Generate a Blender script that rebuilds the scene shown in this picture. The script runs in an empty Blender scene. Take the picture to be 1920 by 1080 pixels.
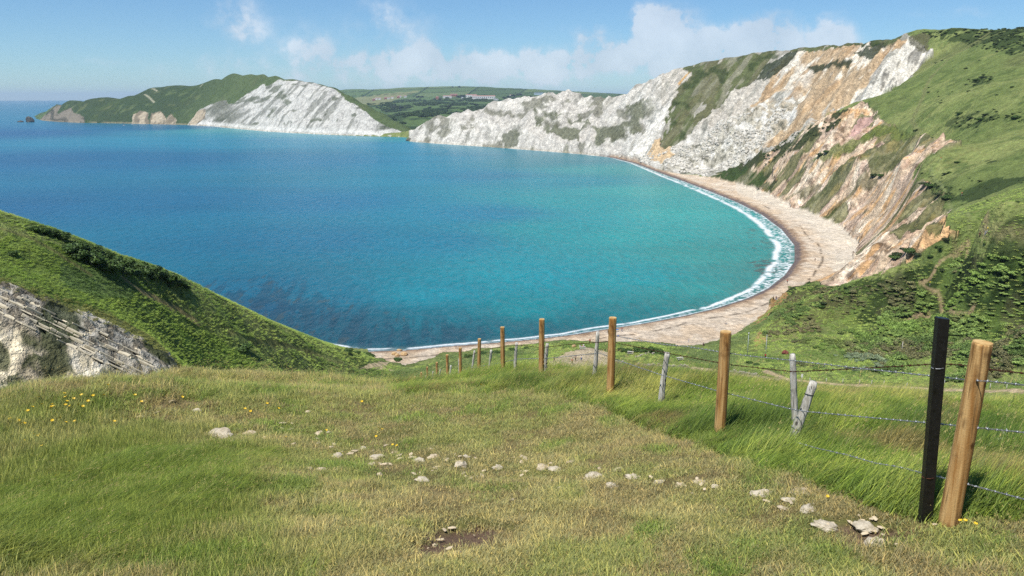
import bpy, bmesh, math, random
import numpy as np
from mathutils import Vector, Matrix
R = math.radians
random.seed(7); rng = np.random.default_rng(7)
scene = bpy.context.scene
# ------------------------------------------------------------------ camera
CAMZ = 80.0; F = 1507.0; PITCH = R(13.33)
cd = bpy.data.cameras.new('camera'); cam = bpy.data.objects.new('camera', cd)
scene.collection.objects.link(cam); scene.camera = cam
cd.sensor_width = 36.0; cd.lens = F/1920*36; cd.clip_start = 0.1; cd.clip_end = 80000
cam.location = (0, 0, CAMZ); cam.rotation_euler = (R(90)-PITCH, 0, 0)
# ------------------------------------------------------------------ light
SUN_EL = R(63); SUN_AZ = R(-140)          # azimuth clockwise from +Y
sv = Vector((math.cos(SUN_EL)*math.sin(SUN_AZ), math.cos(SUN_EL)*math.cos(SUN_AZ), math.sin(SUN_EL)))
sd_ = bpy.data.lights.new('sun', 'SUN'); sd_.energy = 4.8; sd_.angle = R(0.5); sd_.color = (1, .965, .90)
sun = bpy.data.objects.new('sun', sd_); scene.collection.objects.link(sun)
sun.rotation_euler = sv.to_track_quat('Z', 'Y').to_euler()
scene.view_settings.view_transform = 'Standard'; scene.view_settings.look = 'None'
scene.view_settings.exposure = 0.35; scene.view_settings.gamma = 1
world = bpy.data.worlds.new('World'); scene.world = world; world.use_nodes = True
W = world.node_tree; W.nodes.clear()
def wn(t, **k):
    n = W.nodes.new(t)
    for a, b in k.items(): setattr(n, a, b)
    return n
def pix_dir(px, py):
    cx = (px-960)/F; cy = (540-py)/F
    c, s = math.cos(PITCH), math.sin(PITCH)
    v = np.array([cx, c+cy*s, -s+cy*c]); return v/np.linalg.norm(v)
out = wn('ShaderNodeOutputWorld'); bg = wn('ShaderNodeBackground'); bg.inputs[1].default_value = 0.09
sky = wn('ShaderNodeTexSky', sky_type='NISHITA', sun_disc=False, sun_elevation=SUN_EL, sun_rotation=SUN_AZ)
sky.air_density = .85; sky.dust_density = 0.1; sky.ozone_density = 3.0; sky.altitude = 80
geo = wn('ShaderNodeTexCoord')
def wmath(op, a, b=None, c=None, clamp=False):
    n = wn('ShaderNodeMath', operation=op); n.use_clamp = clamp
    for i, v in enumerate((a, b, c)):
        if v is None: continue
        if isinstance(v, (int, float)): n.inputs[i].default_value = v
        else: W.links.new(v, n.inputs[i])
    return n.outputs[0]
# cumulus built from soft lobes in sky directions, broken up by noise: (px, py, rx, ry, strength)
LOBES = [(450,35,44,34,.6),(500,55,50,26,.22),(620,60,130,40,.2),(720,28,46,34,.5),(790,50,46,24,.3),
 (580,105,40,20,.5),(650,118,50,16,.35),(770,110,60,22,.9),(850,112,50,18,.45),(720,90,100,20,.18),
 (1100,75,36,22,.65),(1205,52,26,24,1.2),(1255,45,46,32,1.5),(1170,105,60,24,.8),(1240,100,80,28,.9),(1290,110,60,22,.85),
 (1350,85,40,22,1.2),(1420,72,56,26,1.4),(1390,95,60,22,.95),(1470,85,40,20,.6),(1560,66,42,24,1.15),(1530,85,60,18,.7),
 (1010,115,90,18,.8),(930,122,100,22,.52),(1060,118,70,18,.55),(640,140,330,26,.42),(1000,140,260,28,.46),(400,115,50,14,.3),(480,115,40,12,.35),(1450,27,28,9,.34),(1830,22,30,12,.4),(1720,20,30,12,.28),(170,122,60,5,.2)]
nz = wn('ShaderNodeTexNoise'); nz.inputs['Scale'].default_value = 17; nz.inputs['Detail'].default_value = 8; nz.inputs['Roughness'].default_value = .55
W.links.new(geo.outputs['Generated'], nz.inputs['Vector'])
warp = wn('ShaderNodeVectorMath', operation='MULTIPLY_ADD')
W.links.new(nz.outputs['Color'], warp.inputs[0]); warp.inputs[1].default_value = (.055,.055,.055); 
off = wn('ShaderNodeVectorMath', operation='SUBTRACT'); W.links.new(geo.outputs['Generated'], off.inputs[0]); off.inputs[1].default_value = (.0275,.0275,.0275)
W.links.new(off.outputs[0], warp.inputs[2])
tot = None
for (px, py, rx, ry, s) in LOBES:
    d = pix_dir(px, py); rgt = np.cross(d, [0,0,1]); rgt /= np.linalg.norm(rgt); up = np.cross(rgt, d)
    a = wn('ShaderNodeVectorMath', operation='DOT_PRODUCT'); W.links.new(warp.outputs[0], a.inputs[0]); a.inputs[1].default_value = rgt*F/rx
    b = wn('ShaderNodeVectorMath', operation='DOT_PRODUCT'); W.links.new(warp.outputs[0], b.inputs[0]); b.inputs[1].default_value = up*F/ry
    b0 = float(np.dot(up, d)*F/ry)
    q = wmath('MULTIPLY_ADD', a.outputs['Value'], a.outputs['Value'], wmath('POWER', wmath('ABSOLUTE', b.outputs['Value']), 2.0))
    e = wmath('MULTIPLY', wmath('EXPONENT', wmath('MULTIPLY', q, -0.9)), s)
    e = wmath('MULTIPLY', e, 1.0)
    # only the front half of the sky
    tot = e if tot is None else wmath('ADD', tot, e)
sepd = wn('ShaderNodeSeparateXYZ'); W.links.new(geo.outputs['Generated'], sepd.inputs[0])
front = wmath('GREATER_THAN', sepd.outputs['Y'], 0.2)
nz2 = wn('ShaderNodeTexNoise'); nz2.inputs['Scale'].default_value = 34; nz2.inputs['Detail'].default_value = 7; nz2.inputs['Roughness'].default_value = .6
W.links.new(geo.outputs['Generated'], nz2.inputs['Vector'])
n2 = wmath('MULTIPLY_ADD', nz2.outputs['Fac'], 2.6, -0.66)
dens = wmath('MULTIPLY', wmath('MULTIPLY', tot, n2), front)
mr = wn('ShaderNodeMapRange', interpolation_type='SMOOTHSTEP'); W.links.new(dens, mr.inputs['Value'])
mr.inputs['From Min'].default_value = .05; mr.inputs['From Max'].default_value = .62
mr2 = wn('ShaderNodeMapRange', interpolation_type='SMOOTHSTEP'); W.links.new(dens, mr2.inputs['Value']); mr2.inputs['From Min'].default_value = .30; mr2.inputs['From Max'].default_value = .58
cm = wmath('ADD', wmath('MULTIPLY', mr.outputs[0], .50), wmath('MULTIPLY', mr2.outputs[0], .24), clamp=True)
ccol = wn('ShaderNodeMix', data_type='RGBA'); W.links.new(nz.outputs['Fac'], ccol.inputs[0])
ccol.inputs[6].default_value = (3.6,4.4,5.4,1); ccol.inputs[7].default_value = (8.6,9.2,9.9,1)
smx = wn('ShaderNodeMix', data_type='RGBA'); W.links.new(cm, smx.inputs[0])
tint = wn('ShaderNodeMix', data_type='RGBA', blend_type='MULTIPLY'); tint.inputs[0].default_value = 1
W.links.new(sky.outputs[0], tint.inputs[6]); tint.inputs[7].default_value = (.64,.86,1.02,1)
W.links.new(tint.outputs[2], smx.inputs[6]); W.links.new(ccol.outputs[2], smx.inputs[7])
W.links.new(smx.outputs[2], bg.inputs[0]); W.links.new(bg.outputs[0], out.inputs[0])
scene.cycles.max_bounces = 5; scene.cycles.diffuse_bounces = 2; scene.cycles.glossy_bounces = 2
scene.cycles.transmission_bounces = 2; scene.cycles.volume_bounces = 0; scene.cycles.transparent_max_bounces = 6
scene.cycles.use_adaptive_sampling = True; scene.cycles.adaptive_threshold = .012
scene.cycles.use_denoising = False
# ------------------------------------------------------------------ helpers
def lin(r, g, b, k=1.0):
    o = []
    for c in (r, g, b):
        c /= 255.0; o.append((c/12.92 if c <= .04045 else ((c+.055)/1.055)**2.4)*k)
    return np.array(o)
def rays(px, py):
    cx = (np.asarray(px, float)-960)/F; cy = (540-np.asarray(py, float))/F
    c, s = math.cos(PITCH), math.sin(PITCH)
    return cx, c+cy*s, -s+cy*c
def PZ(px, py, z):
    dx, dy, dz = rays(px, py); t = (z-CAMZ)/dz
    return float(dx*t), float(dy*t), float(z)
def PR(px, py, r):
    dx, dy, dz = rays(px, py); t = r/math.hypot(dx, dy)
    return float(dx*t), float(dy*t), float(CAMZ+dz*t)
def PD(px, py, d):                     # at a depth d along the view axis
    dx, dy, dz = rays(px, py)
    return np.array([dx*d, dy*d, CAMZ+dz*d])
def project(x, y, z):
    c, s = math.cos(PITCH), math.sin(PITCH); zz = z-CAMZ
    dep = np.maximum(y*c-zz*s, 1e-3); u = y*s+zz*c
    return 960+F*x/dep, 540-F*u/dep
def hsh(ix, iy, seed):
    h = (ix.astype(np.int64)*374761393+iy.astype(np.int64)*668265263+seed*1442695041) & 0xffffffff
    h = ((h ^ (h >> 13))*1274126177) & 0xffffffff
    h = ((h ^ (h >> 16))*2246822519) & 0xffffffff
    return ((h ^ (h >> 15)) & 0xffffff)/float(0xffffff)
def vnoise(x, y, seed=0):
    ix = np.floor(x); iy = np.floor(y); fx = x-ix; fy = y-iy
    fx = fx*fx*(3-2*fx); fy = fy*fy*(3-2*fy); ix = ix.astype(np.int64); iy = iy.astype(np.int64)
    a = hsh(ix, iy, seed); b = hsh(ix+1, iy, seed); c = hsh(ix, iy+1, seed); d = hsh(ix+1, iy+1, seed)
    return (a*(1-fx)+b*fx)*(1-fy)+(c*(1-fx)+d*fx)*fy
def fbm(x, y, o=5, seed=0, g=.5):
    s = 0; a = 1; t = 0
    for i in range(o):
        s = s+a*vnoise(x, y, seed+i*17); t += a; a *= g
        x, y = x*1.9+y*.35+3.1, y*1.9-x*.35+7.7
    return s/t
def ridged(x, y, o=4, seed=0):
    s = 0; a = 1; t = 0
    for i in range(o):
        s = s+a*(1-np.abs(2*vnoise(x, y, seed+i*13)-1)); t += a; a *= .5
        x, y = x*2.03+1.3, y*2.03+5.1
    return s/t
def sstep(a, b, x):
    t = np.clip((x-a)/(b-a), 0, 1); return t*t*(3-2*t)
def pip(x, y, poly):
    ins = np.zeros(x.shape, bool); P = np.array(poly, float)
    bb = (x >= P[:,0].min()) & (x <= P[:,0].max()) & (y >= P[:,1].min()) & (y <= P[:,1].max())
    if not bb.any(): return ins
    xs, ys = x[bb], y[bb]; r = np.zeros(xs.shape, bool); n = len(P)
    for i in range(n):
        x0, y0 = P[i]; x1, y1 = P[(i+1) % n]
        if y0 == y1: continue
        c = (ys < y0) != (ys < y1)
        r ^= c & (xs < (x1-x0)*(ys-y0)/(y1-y0)+x0)
    ins[bb] = r; return ins
def segdist(x, y, pts):
    d = np.full(x.shape, 1e18)
    for (x0, y0), (x1, y1) in zip(pts[:-1], pts[1:]):
        dx, dy = x1-x0, y1-y0; L = dx*dx+dy*dy+1e-12
        t = np.clip(((x-x0)*dx+(y-y0)*dy)/L, 0, 1)
        d = np.minimum(d, (x-x0-t*dx)**2+(y-y0-t*dy)**2)
    return np.sqrt(d)
class TPS:
    def __init__(s, P, V, reg=0):
        P = np.array(P, float); V = np.array(V, float); n = len(P)
        K = s.k(P[:,None,:]-P[None]); K += np.eye(n)*reg
        A = np.zeros((n+3, n+3)); A[:n,:n] = K; A[:n,n] = 1; A[:n,n+1:] = P; A[n,:n] = 1; A[n+1:,:n] = P.T
        s.P = P; b = np.zeros((n+3,)+V.shape[1:]); b[:n] = V
        s.w = np.linalg.solve(A, b)
    @staticmethod
    def k(d):
        r2 = (d**2).sum(-1)+1e-12; return .5*r2*np.log(r2)
    def __call__(s, x, y):
        sh = x.shape; Q = np.stack([x.ravel(), y.ravel()], -1); o = []
        n = len(s.P)
        for i in range(0, len(Q), 20000):
            q = Q[i:i+20000]; K = s.k(q[:,None,:]-s.P[None])
            o.append(K@s.w[:n]+s.w[n]+q@s.w[n+1:])
        o = np.concatenate(o); return o.reshape(sh+o.shape[1:])
def upsample(Zc, ac, lc, a, l):
    """bilinear-smooth lookup of coarse grid Zc[l,a] at 1-D axes a, l"""
    fa = np.interp(a, ac, np.arange(len(ac))); fl = np.interp(l, lc, np.arange(len(lc)))
    ia = np.minimum(fa.astype(int), len(ac)-2); il = np.minimum(fl.astype(int), len(lc)-2)
    ta = fa-ia; tl = (fl-il)[:,None]
    Z0 = Zc[:, ia]*(1-ta)+Zc[:, ia+1]*ta
    return Z0[il]*(1-tl)+Z0[il+1]*tl
class Grid:
    def __init__(s, a, l, Z): s.a, s.l, s.Z = a, l, Z
    def h(s, x, y):
        az = np.arctan2(x, y); ll = np.log(np.hypot(x, y)+1e-9)
        fa = np.interp(az, s.a, np.arange(len(s.a))); fl = np.interp(ll, s.l, np.arange(len(s.l)))
        ia = np.minimum(fa.astype(int), len(s.a)-2); il = np.minimum(fl.astype(int), len(s.l)-2)
        ta = fa-ia; tl = fl-il; Z = s.Z
        return (Z[il,ia]*(1-ta)+Z[il,ia+1]*ta)*(1-tl)+(Z[il+1,ia]*(1-ta)+Z[il+1,ia+1]*ta)*tl
    def hit(s, px, py, r0=None, r1=None):
        dx, dy, dz = rays(px, py); hp = math.hypot(dx, dy)
        r = np.exp(np.linspace(math.log(r0) if r0 else s.l[0], math.log(r1) if r1 else s.l[-1], 6000))
        t = r/hp; X, Y, Zr = dx*t, dy*t, CAMZ+dz*t
        b = Zr <= s.h(X, Y); k = int(np.argmax(b)) if b.any() else int(np.argmin(Zr-s.h(X, Y)))
        return Vector((float(X[k]), float(Y[k]), float(s.h(X[k:k+1], Y[k:k+1])[0])))
def link(o): scene.collection.objects.link(o); return o
def tag(o, label=None, cat=None, group=None, kind=None):
    if label: o['label'] = label
    if cat: o['category'] = cat
    if group: o['group'] = group
    if kind: o['kind'] = kind
    return o
def grid_mesh(name, X, Y, Z, mat, col=None, attrs=None, kind='structure'):
    nr, nc = Z.shape
    me = bpy.data.meshes.new(name); me.vertices.add(nr*nc)
    me.vertices.foreach_set('co', np.stack([X, Y, Z], -1).astype(np.float32).ravel())
    idx = np.arange(nr*nc).reshape(nr, nc)
    q = np.stack([idx[:-1,:-1], idx[:-1,1:], idx[1:,1:], idx[1:,:-1]], -1).reshape(-1, 4)
    nf = len(q); me.loops.add(nf*4); me.loops.foreach_set('vertex_index', q.astype(np.int32).ravel())
    me.polygons.add(nf); me.polygons.foreach_set('loop_start', np.arange(0, nf*4, 4, dtype=np.int32))
    me.polygons.foreach_set('loop_total', np.full(nf, 4, np.int32)); me.polygons.foreach_set('use_smooth', np.ones(nf, bool))
    me.update()
    if col is not None:
        at = me.color_attributes.new('col', 'FLOAT_COLOR', 'POINT')
        c = np.ones((nr*nc, 4), np.float32); c[:,:3] = col.reshape(-1, 3); at.data.foreach_set('color', c.ravel())
    for k, v in (attrs or {}).items():
        at = me.attributes.new(k, 'FLOAT', 'POINT'); at.data.foreach_set('value', v.astype(np.float32).ravel())
    me.materials.append(mat); o = bpy.data.objects.new(name, me); link(o)
    if kind: o['kind'] = kind
    return o
# ---- node material helper
class NM:
    def __init__(s, name):
        s.m = bpy.data.materials.new(name); s.m.use_nodes = True; s.t = s.m.node_tree; s.t.nodes.clear()
        s.out = s.n('ShaderNodeOutputMaterial')
    def n(s, t, **k):
        n = s.t.nodes.new(t)
        for a, b in k.items(): setattr(n, a, b)
        return n
    def l(s, a, b): s.t.links.new(a, b)
    def set(s, sock, v):
        if hasattr(v, 'is_linked') or hasattr(v, 'links'): s.l(v, sock)
        else:
            if isinstance(v, np.ndarray): v = tuple(float(q) for q in v)
            if isinstance(v, tuple) and len(v) == 3 and sock.type == 'RGBA': v = v+(1,)
            sock.default_value = v
    def math(s, op, a, b=0.0, c=0.0, clamp=False):
        n = s.n('ShaderNodeMath', operation=op); n.use_clamp = clamp
        for i, v in enumerate((a, b, c)): s.set(n.inputs[i], v)
        return n.outputs[0]
    def noise(s, scale, detail=4, rough=.55, vec=None, stretch=None, dist=0):
        n = s.n('ShaderNodeTexNoise'); n.inputs['Scale'].default_value = scale; n.inputs['Detail'].default_value = detail
        n.inputs['Roughness'].default_value = rough; n.inputs['Distortion'].default_value = dist
        v = vec or s.pos()
        if stretch:
            m = s.n('ShaderNodeMapping'); s.l(v, m.inputs[0])
            m.inputs['Rotation'].default_value = stretch[0]; m.inputs['Scale'].default_value = stretch[1]; v = m.outputs[0]
        s.l(v, n.inputs['Vector']); return n
    def pos(s):
        if not hasattr(s, '_p'): s._p = s.n('ShaderNodeTexCoord').outputs['Object']
        return s._p
    def ramp(s, fac, stops, mode='LINEAR'):
        n = s.n('ShaderNodeValToRGB'); s.l(fac, n.inputs[0]); cr = n.color_ramp; cr.interpolation = mode
        while len(cr.elements) > 1: cr.elements.remove(cr.elements[-1])
        for i, (p, c) in enumerate(stops):
            e = cr.elements[0] if i == 0 else cr.elements.new(p); e.position = p
            c = tuple(float(q) for q in (c if hasattr(c, '__len__') else (c,)*3)); e.color = c+(1,)
        return n.outputs[0]
    def mix(s, f, a, b, mode='MIX'):
        n = s.n('ShaderNodeMix', data_type='RGBA', blend_type=mode); s.set(n.inputs[0], f); s.set(n.inputs[6], a); s.set(n.inputs[7], b); return n.outputs[2]
    def attr(s, name, inst=False):
        n = s.n('ShaderNodeAttribute', attribute_name=name); n.attribute_type = 'INSTANCER' if inst else 'GEOMETRY'; return n
    def bump(s, h, strength=.5, dist=.1, normal=None):
        n = s.n('ShaderNodeBump'); s.l(h, n.inputs['Height']); n.inputs['Strength'].default_value = strength; n.inputs['Distance'].default_value = dist
        if normal: s.l(normal, n.inputs['Normal'])
        return n.outputs[0]
    def bsdf(s, col, rough=.9, spec=.3, normal=None, metal=0, **k):
        b = s.n('ShaderNodeBsdfPrincipled'); s.set(b.inputs['Base Color'], col); s.set(b.inputs['Roughness'], rough)
        s.set(b.inputs['Specular IOR Level'], spec); s.set(b.inputs['Metallic'], metal)
        if normal: s.l(normal, b.inputs['Normal'])
        for q, v in k.items(): s.set(b.inputs[q], v)
        return b.outputs[0]
    def done(s, sh): s.l(sh, s.out.inputs['Surface']); return s.m
SEAK=.52
# ================================================================== coast outline (pixels seen from the camera, on z = 0)
SHORE = [(-400,330),(-250,380),(-100,430),(0,480),(100,510),(200,540),(300,572),(400,600),(500,628),(600,648),(650,656),(690,659.5),(760,657.5),(840,650),(920,644),
 (1000,637),(1060,630),(1120,620),(1200,608),(1280,593),(1340,579),(1400,560),(1440,541),(1472,516),(1490,490),(1490,460),(1466,430),
 (1430,403),(1384,380),(1335,360),(1282,340),(1232,322),(1190,306),(1150,296),(1100,290),(1040,285),(1000,282),(950,278),(900,274.5),(860,272),(830,270),(790,267),(768,265),
 (762,260.5),(768,257.5),(745,256.5),(700,255.5),(650,254),(600,252),(550,249.5),(500,246.5),(450,242),(400,237),(350,234.2),(300,233),(250,232),(200,231),
 (150,230.2),(110,228.5),(80,226),(68,222.5),(64,218),(75,212),(100,206),(200,202),(300,199),(400,196)]
shore_w = np.array([PZ(x, y, 0)[:2] for x, y in SHORE])
sea_poly = list(map(tuple, shore_w))+[(-9000,20000),(-60000,30000),(-60000,-8000),(-700,-300)]
BACK = [(1150,291),(1200,303),(1250,319),(1330,331),(1420,354),(1500,390),(1570,420),(1608,452),(1605,492),(1586,519),(1510,532),(1475,548),(1440,580),
 (1418,602),(1375,626),(1320,648),(1280,652),(1230,641),(1140,640),(1090,640),(1050,637),(1000,646),(940,652),(880,656),(840,663),(800,672),(765,688),(720,672),(690,663)]
BEACH = [p for p in SHORE[11:35]]+BACK
BEACH_W = [tuple(p) for p in shore_w[11:35]]+[PZ(x, y, 3.4)[:2] for x, y in BACK]
C = []
def cz(px, py, z): C.append(PZ(px, py, z))
def cr(px, py, r): C.append(PR(px, py, r))
for p in BACK[:15]: cz(p[0], p[1], 3.2)
for p in BACK[15:]: cz(p[0], p[1], 4.0)
# skyline of the great down and the ground just behind it
SKY = [(768,240,1545),(780,232,1548),(830,219,1500),(860,213,1475),(900,205,1430),(950,189,1390),(1000,179,1360),(1040,174,1330),(1080,175,1320),(1120,180,1300),
 (1160,180,1270),(1190,163,1260),(1220,149,1250),(1260,133,1240),(1300,121,1230),(1350,112,1200),(1400,103,1170),(1450,95,1150),(1500,90,1110),(1550,84,1060),
 (1600,81,1010),(1650,75,950),(1690,66,900),(1720,62,880),(1760,62,870),(1800,62,860),(1860,57,850),(1900,54,840),(2000,44,820),(2150,40,800),(2400,40,780)]
for x, y, r in SKY:
    r += float(np.interp(x, [800, 860, 1150, 1300], [30, 60, 60, 0])); cr(x, y, r); p = PR(x, y, r)
    for dr, dz in ((60, -9), (300, -45), (700, -70)):
        k = (r+dr)/r; C.append((p[0]*k, p[1]*k, max(p[2]+dz*(1 if x < 1700 else .6), 5)))
for x, y, r in [(700,240,1640),(740,246,1600)]: C.append((PR(x,y,r)[0], PR(x,y,r)[1], -6))
# cliff feet, mid slopes
for x, y in [(800,265),(850,268),(900,272),(950,275.5),(1000,279),(1050,283),(1100,287),(1140,290)]: cz(x, y, 4)
for x, y, r in [(1030,228,1320),(900,238,1425),(960,230,1370),(1120,235,1240),(1200,220,1165),(1250,215,1090),(1300,220,1060),(1350,260,950),(1400,200,1040),(1450,170,1020),(1500,140,1020),
 (1500,200,920),(1550,160,910),(1600,140,880),(1640,150,830),(1450,245,890),(1400,280,880),(1400,150,1110),(1350,170,1100)]: cr(x, y, r)
# the gorse spur: crest, then the gully behind it
for x, y, r in [(1330,322,860),(1400,303,800),(1450,276,770),(1500,250,745),(1560,215,722),(1600,195,715),(1622,190,712)]:
    cr(x, y, r); p = PR(x, y, r); k = (r+55)/r; C.append((p[0]*k, p[1]*k, p[2]-7))
for x, y, r in [(1660,182,745),(1700,150,785),(1745,107,835),(1738,78,872),
 (1700,205,650),(1800,200,560),(1900,200,505),(2050,200,470),(2300,200,440),(1760,120,770),(1850,120,680),(1920,110,655),(2050,110,620),(1850,150,620)]: cr(x, y, r)
# badlands between beach and down
for x, y, r in [(1660,232,640),(1700,252,570),(1800,262,480),(1798,275,468),(1740,292,470),(1722,314,440),(1755,360,385),(1785,398,335),(1792,440,290),
 (1745,462,288),(1700,492,275),(1652,513,283)]: cr(x, y, r)
for x, y, r in [(1400,325,800),(1500,310,660),(1560,280,640),(1600,250,660),(1550,340,560),(1600,300,590),(1650,280,590),(1600,360,500),(1650,340,500),(1640,400,430),(1680,400,405),
 (1700,350,440),(1700,300,510),(1750,280,505),(1740,420,345),(1640,460,365),(1680,450,345),(1650,490,322),(1500,350,600),(1450,330,710)]: cr(x, y, r)
for x, y, r in [(1700,235,585),(1850,262,455),(1920,262,430),(2050,262,400),(1810,300,425),(1920,320,370),(1810,340,380),(1810,400,318),(1870,380,315),(1920,390,300),(1830,437,268),(1920,440,258),
 (2100,380,270),(2100,480,230),(2300,400,240)]: cr(x, y, r)
for x, y, z in [(1920,500,31),(1920,560,27),(1920,620,24),(1920,680,21),(1920,730,19.5),(2100,600,27),(2100,720,24),(2300,650,28),(2300,740,27),
 (1800,480,31),(1800,540,25),(1800,600,20),(1800,660,16),(1800,725,14),(1700,525,23),(1700,560,20),(1700,610,16),(1700,660,13),(1700,720,12),
 (1600,533,10.5),(1600,560,13),(1600,600,14),(1600,650,11),(1600,710,10),(1500,538,9),(1500,560,12),(1500,600,12),(1500,650,9),(1500,700,9),
 (1445,585,7),(1430,610,9),(1430,650,8),(1430,690,9),(1300,665,6),(1300,700,8),(1200,650,6),(1200,690,8),(1090,648,7),(1090,672,8.5),(1090,700,10),
 (1000,655,7),(1000,690,10),(900,667,7),(900,700,11),(830,685,7.5),(800,715,10),(720,683,8),(700,700,10),(745,690,7)]: cz(x, y, z)
# hollow hidden behind the near brow
for px in (560, 700, 850, 1000, 1200, 1400, 1600, 1800, 2000, 2300):
    for r, z in ((62, 44), (100, 27), (150, 16.5)):
        p = PR(px, 700, r); C.append((p[0], p[1], z-(0 if px < 900 else .0)+(5 if px > 1700 else 0)))
# hill on the left
LS = [(-450,230,130),(-200,318,126),(0,397,124),(100,429,125),(200,468,130),(300,503,139),(350,524,146),(400,551,155),(450,575,163),(500,600,172),(550,622,184),(600,642,198),(640,653,208),(672,662,218)]
for x, y, r in LS:
    cr(x, y, r); p = PR(x, y, r)
    for dr, dz in ((10, -2.5), (28, -.22*p[2]), (70, -.66*p[2])):
        k = (r+dr)/r; C.append((p[0]*k, p[1]*k, max(p[2]+dz, 0.5 if dr < 60 else -3)))
for x, y, r in [(0,480,109),(100,520,108),(200,560,111),(300,600,118),(400,640,134),(500,662,156),(600,678,184),(-200,420,108),(-200,530,97),
 (0,540,97.5),(100,577,97.5),(200,612,99.5),(300,650,102),(335,683,100),(0,730,88),(100,712,90),(150,702,91),(250,690,94.5),(-200,740,84),
 (400,690,124),(500,696,148),(600,702,176),(400,720,118),(550,730,145)]: cr(x, y, r)
for px in (-400, -200, 0, 200, 400, 520):
    p = PR(px, 700, 66); C.append((p[0], p[1], 44 if px < 300 else 36)); p = PR(px, 700, 50); C.append((p[0], p[1], 48 if px < 300 else 42))
# sea bed
for x, y, z in [(900,400,-14),(600,350,-18),(300,300,-18),(1200,450,-10),(700,600,-8),(1300,520,-6),(200,400,-14),(1000,550,-9),(500,450,-14),(1100,330,-12),(900,300,-12)]: cz(x, y, z)
C = np.array(C)
# drop near-duplicate controls
P = np.stack([np.arctan2(C[:,0], C[:,1]), np.log(np.hypot(C[:,0], C[:,1]))], -1)
keep = []
for i in range(len(P)):
    if all(((P[i]-P[j])**2).sum() > .005**2 for j in keep): keep.append(i)
tps = TPS(P[keep], C[keep, 2], reg=1e-7)
def surf_dist(x, y, coarse=None):
    d = segdist(x, y, list(map(tuple, shore_w))); s = pip(x, y, sea_poly)
    return np.where(s, -d, d)          # + on land
def polar(a, l):
    A, L = np.meshgrid(a, l); Rr = np.exp(L); return Rr*np.sin(A), Rr*np.cos(A)
def coarse_field(fn, a0, a1, na, l0, l1, nl, a, l):
    ac = np.linspace(a0, a1, na); lc = np.linspace(l0, l1, nl); X, Y = polar(ac, lc)
    return upsample(fn(X, Y), ac, lc, a, l)
# ---- mid-distance terrain
a = np.linspace(-.74, .80, 1330)
l = np.concatenate([np.linspace(math.log(46), math.log(88), 50, endpoint=False), np.linspace(math.log(88), math.log(850), 740, endpoint=False), np.linspace(math.log(850), math.log(1560), 330, endpoint=False), np.linspace(math.log(1560), math.log(1950), 30)])
ext = (a[0], a[-1], 420, l[0], l[-1], 420)
X, Y = polar(a, l)
Zs = coarse_field(lambda x, y: tps(np.arctan2(x, y), np.log(np.hypot(x, y))), *ext, a, l)
D = coarse_field(surf_dist, a[0], a[-1], 520, l[0], l[-1], 520, a, l)
px, py = project(X, Y, Zs)
ww = 3.0
wx = (fbm(X/9, Y/9, 4, 11)-.5)*2; wy = (fbm(X/9, Y/9, 4, 31)-.5)*2
ww = np.clip(9000/np.hypot(X, Y), 5, 26)
qx, qy = px+wx*ww, py+wy*ww*.6
def M(poly, w=1.0): return pip(px+wx*ww*w, py+wy*ww*.6*w, poly)
nbx = (fbm(X/5, Y/5, 4, 61)-.5)*7; nby = (fbm(X/5, Y/5, 4, 62)-.5)*7
beach = (pip(X+nbx*sstep(4,12,D), Y+nby*sstep(4,12,D), BEACH_W) | ((D > -1) & (D < 5) & (X > -45) & (np.hypot(X, Y) < 1130))) & (np.hypot(X, Y) < 1180) & (D > -2)
# masks
m_bad = M([(1625,192),(1660,230),(1700,251),(1795,262),(1798,274),(1742,290),(1722,312),(1712,330),(1742,352),(1765,372),(1778,400),(1768,425),(1794,440),(1742,463),(1700,491),(1650,513),(1600,528),(1570,540),(1500,520),(1480,400),(1420,352),(1330,333),(1320,322),(1400,303),(1500,250),(1560,215)], .55)
m_bad &= ~beach
m_chalk = M([(760,300),(768,235),(785,228),(900,198),(1000,170),(1100,168),(1180,160),(1300,115),(1500,84),(1650,70),(1696,62),(1715,72),(1748,105),(1702,148),(1650,184),(1622,191),(1560,217),(1500,252),(1400,305),(1330,330),(1250,325),(1150,300)], .45) & (np.hypot(X, Y) > 735) & ~beach & (D > -8)
m_gcap = m_chalk & M([(1270,120),(1300,112),(1500,80),(1660,66),(1712,58),(1712,70),(1668,80),(1640,87),(1560,94),(1500,98),(1460,104),(1440,130),(1405,158),(1368,178),(1345,205),(1310,232),(1285,260),(1262,278),(1238,282),(1243,262),(1250,225),(1262,190),(1278,160),(1300,140)], 1.2)
m_outc = m_gcap & (fbm((px*.8+py*.5)/16, (py-px*.35)/60, 4, 77) > .60)
m_tan = m_chalk & M([(1462,112),(1500,99),(1640,86),(1690,66),(1702,70),(1690,95),(1660,110),(1625,160),(1605,188),(1560,215),(1500,246),(1430,285),(1395,285),(1410,240),(1400,215),(1425,180),(1440,150)], 1.0)
m_gorse = M([(1325,331),(1318,322),(1400,300),(1450,272),(1500,246),(1552,210),(1592,206),(1590,222),(1555,240),(1530,262),(1500,278),(1470,292),(1440,312),(1455,330),(1440,345),(1400,347)], .8)
m_gb2 = m_chalk & (M([(1418,150),(1440,118),(1480,98),(1500,98),(1470,125),(1430,152)]) | M([(1505,127),(1525,122),(1565,120),(1600,117),(1592,128),(1555,128),(1530,136)]) | M([(1600,105),(1640,84),(1662,80),(1640,108),(1628,112)]))
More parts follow.
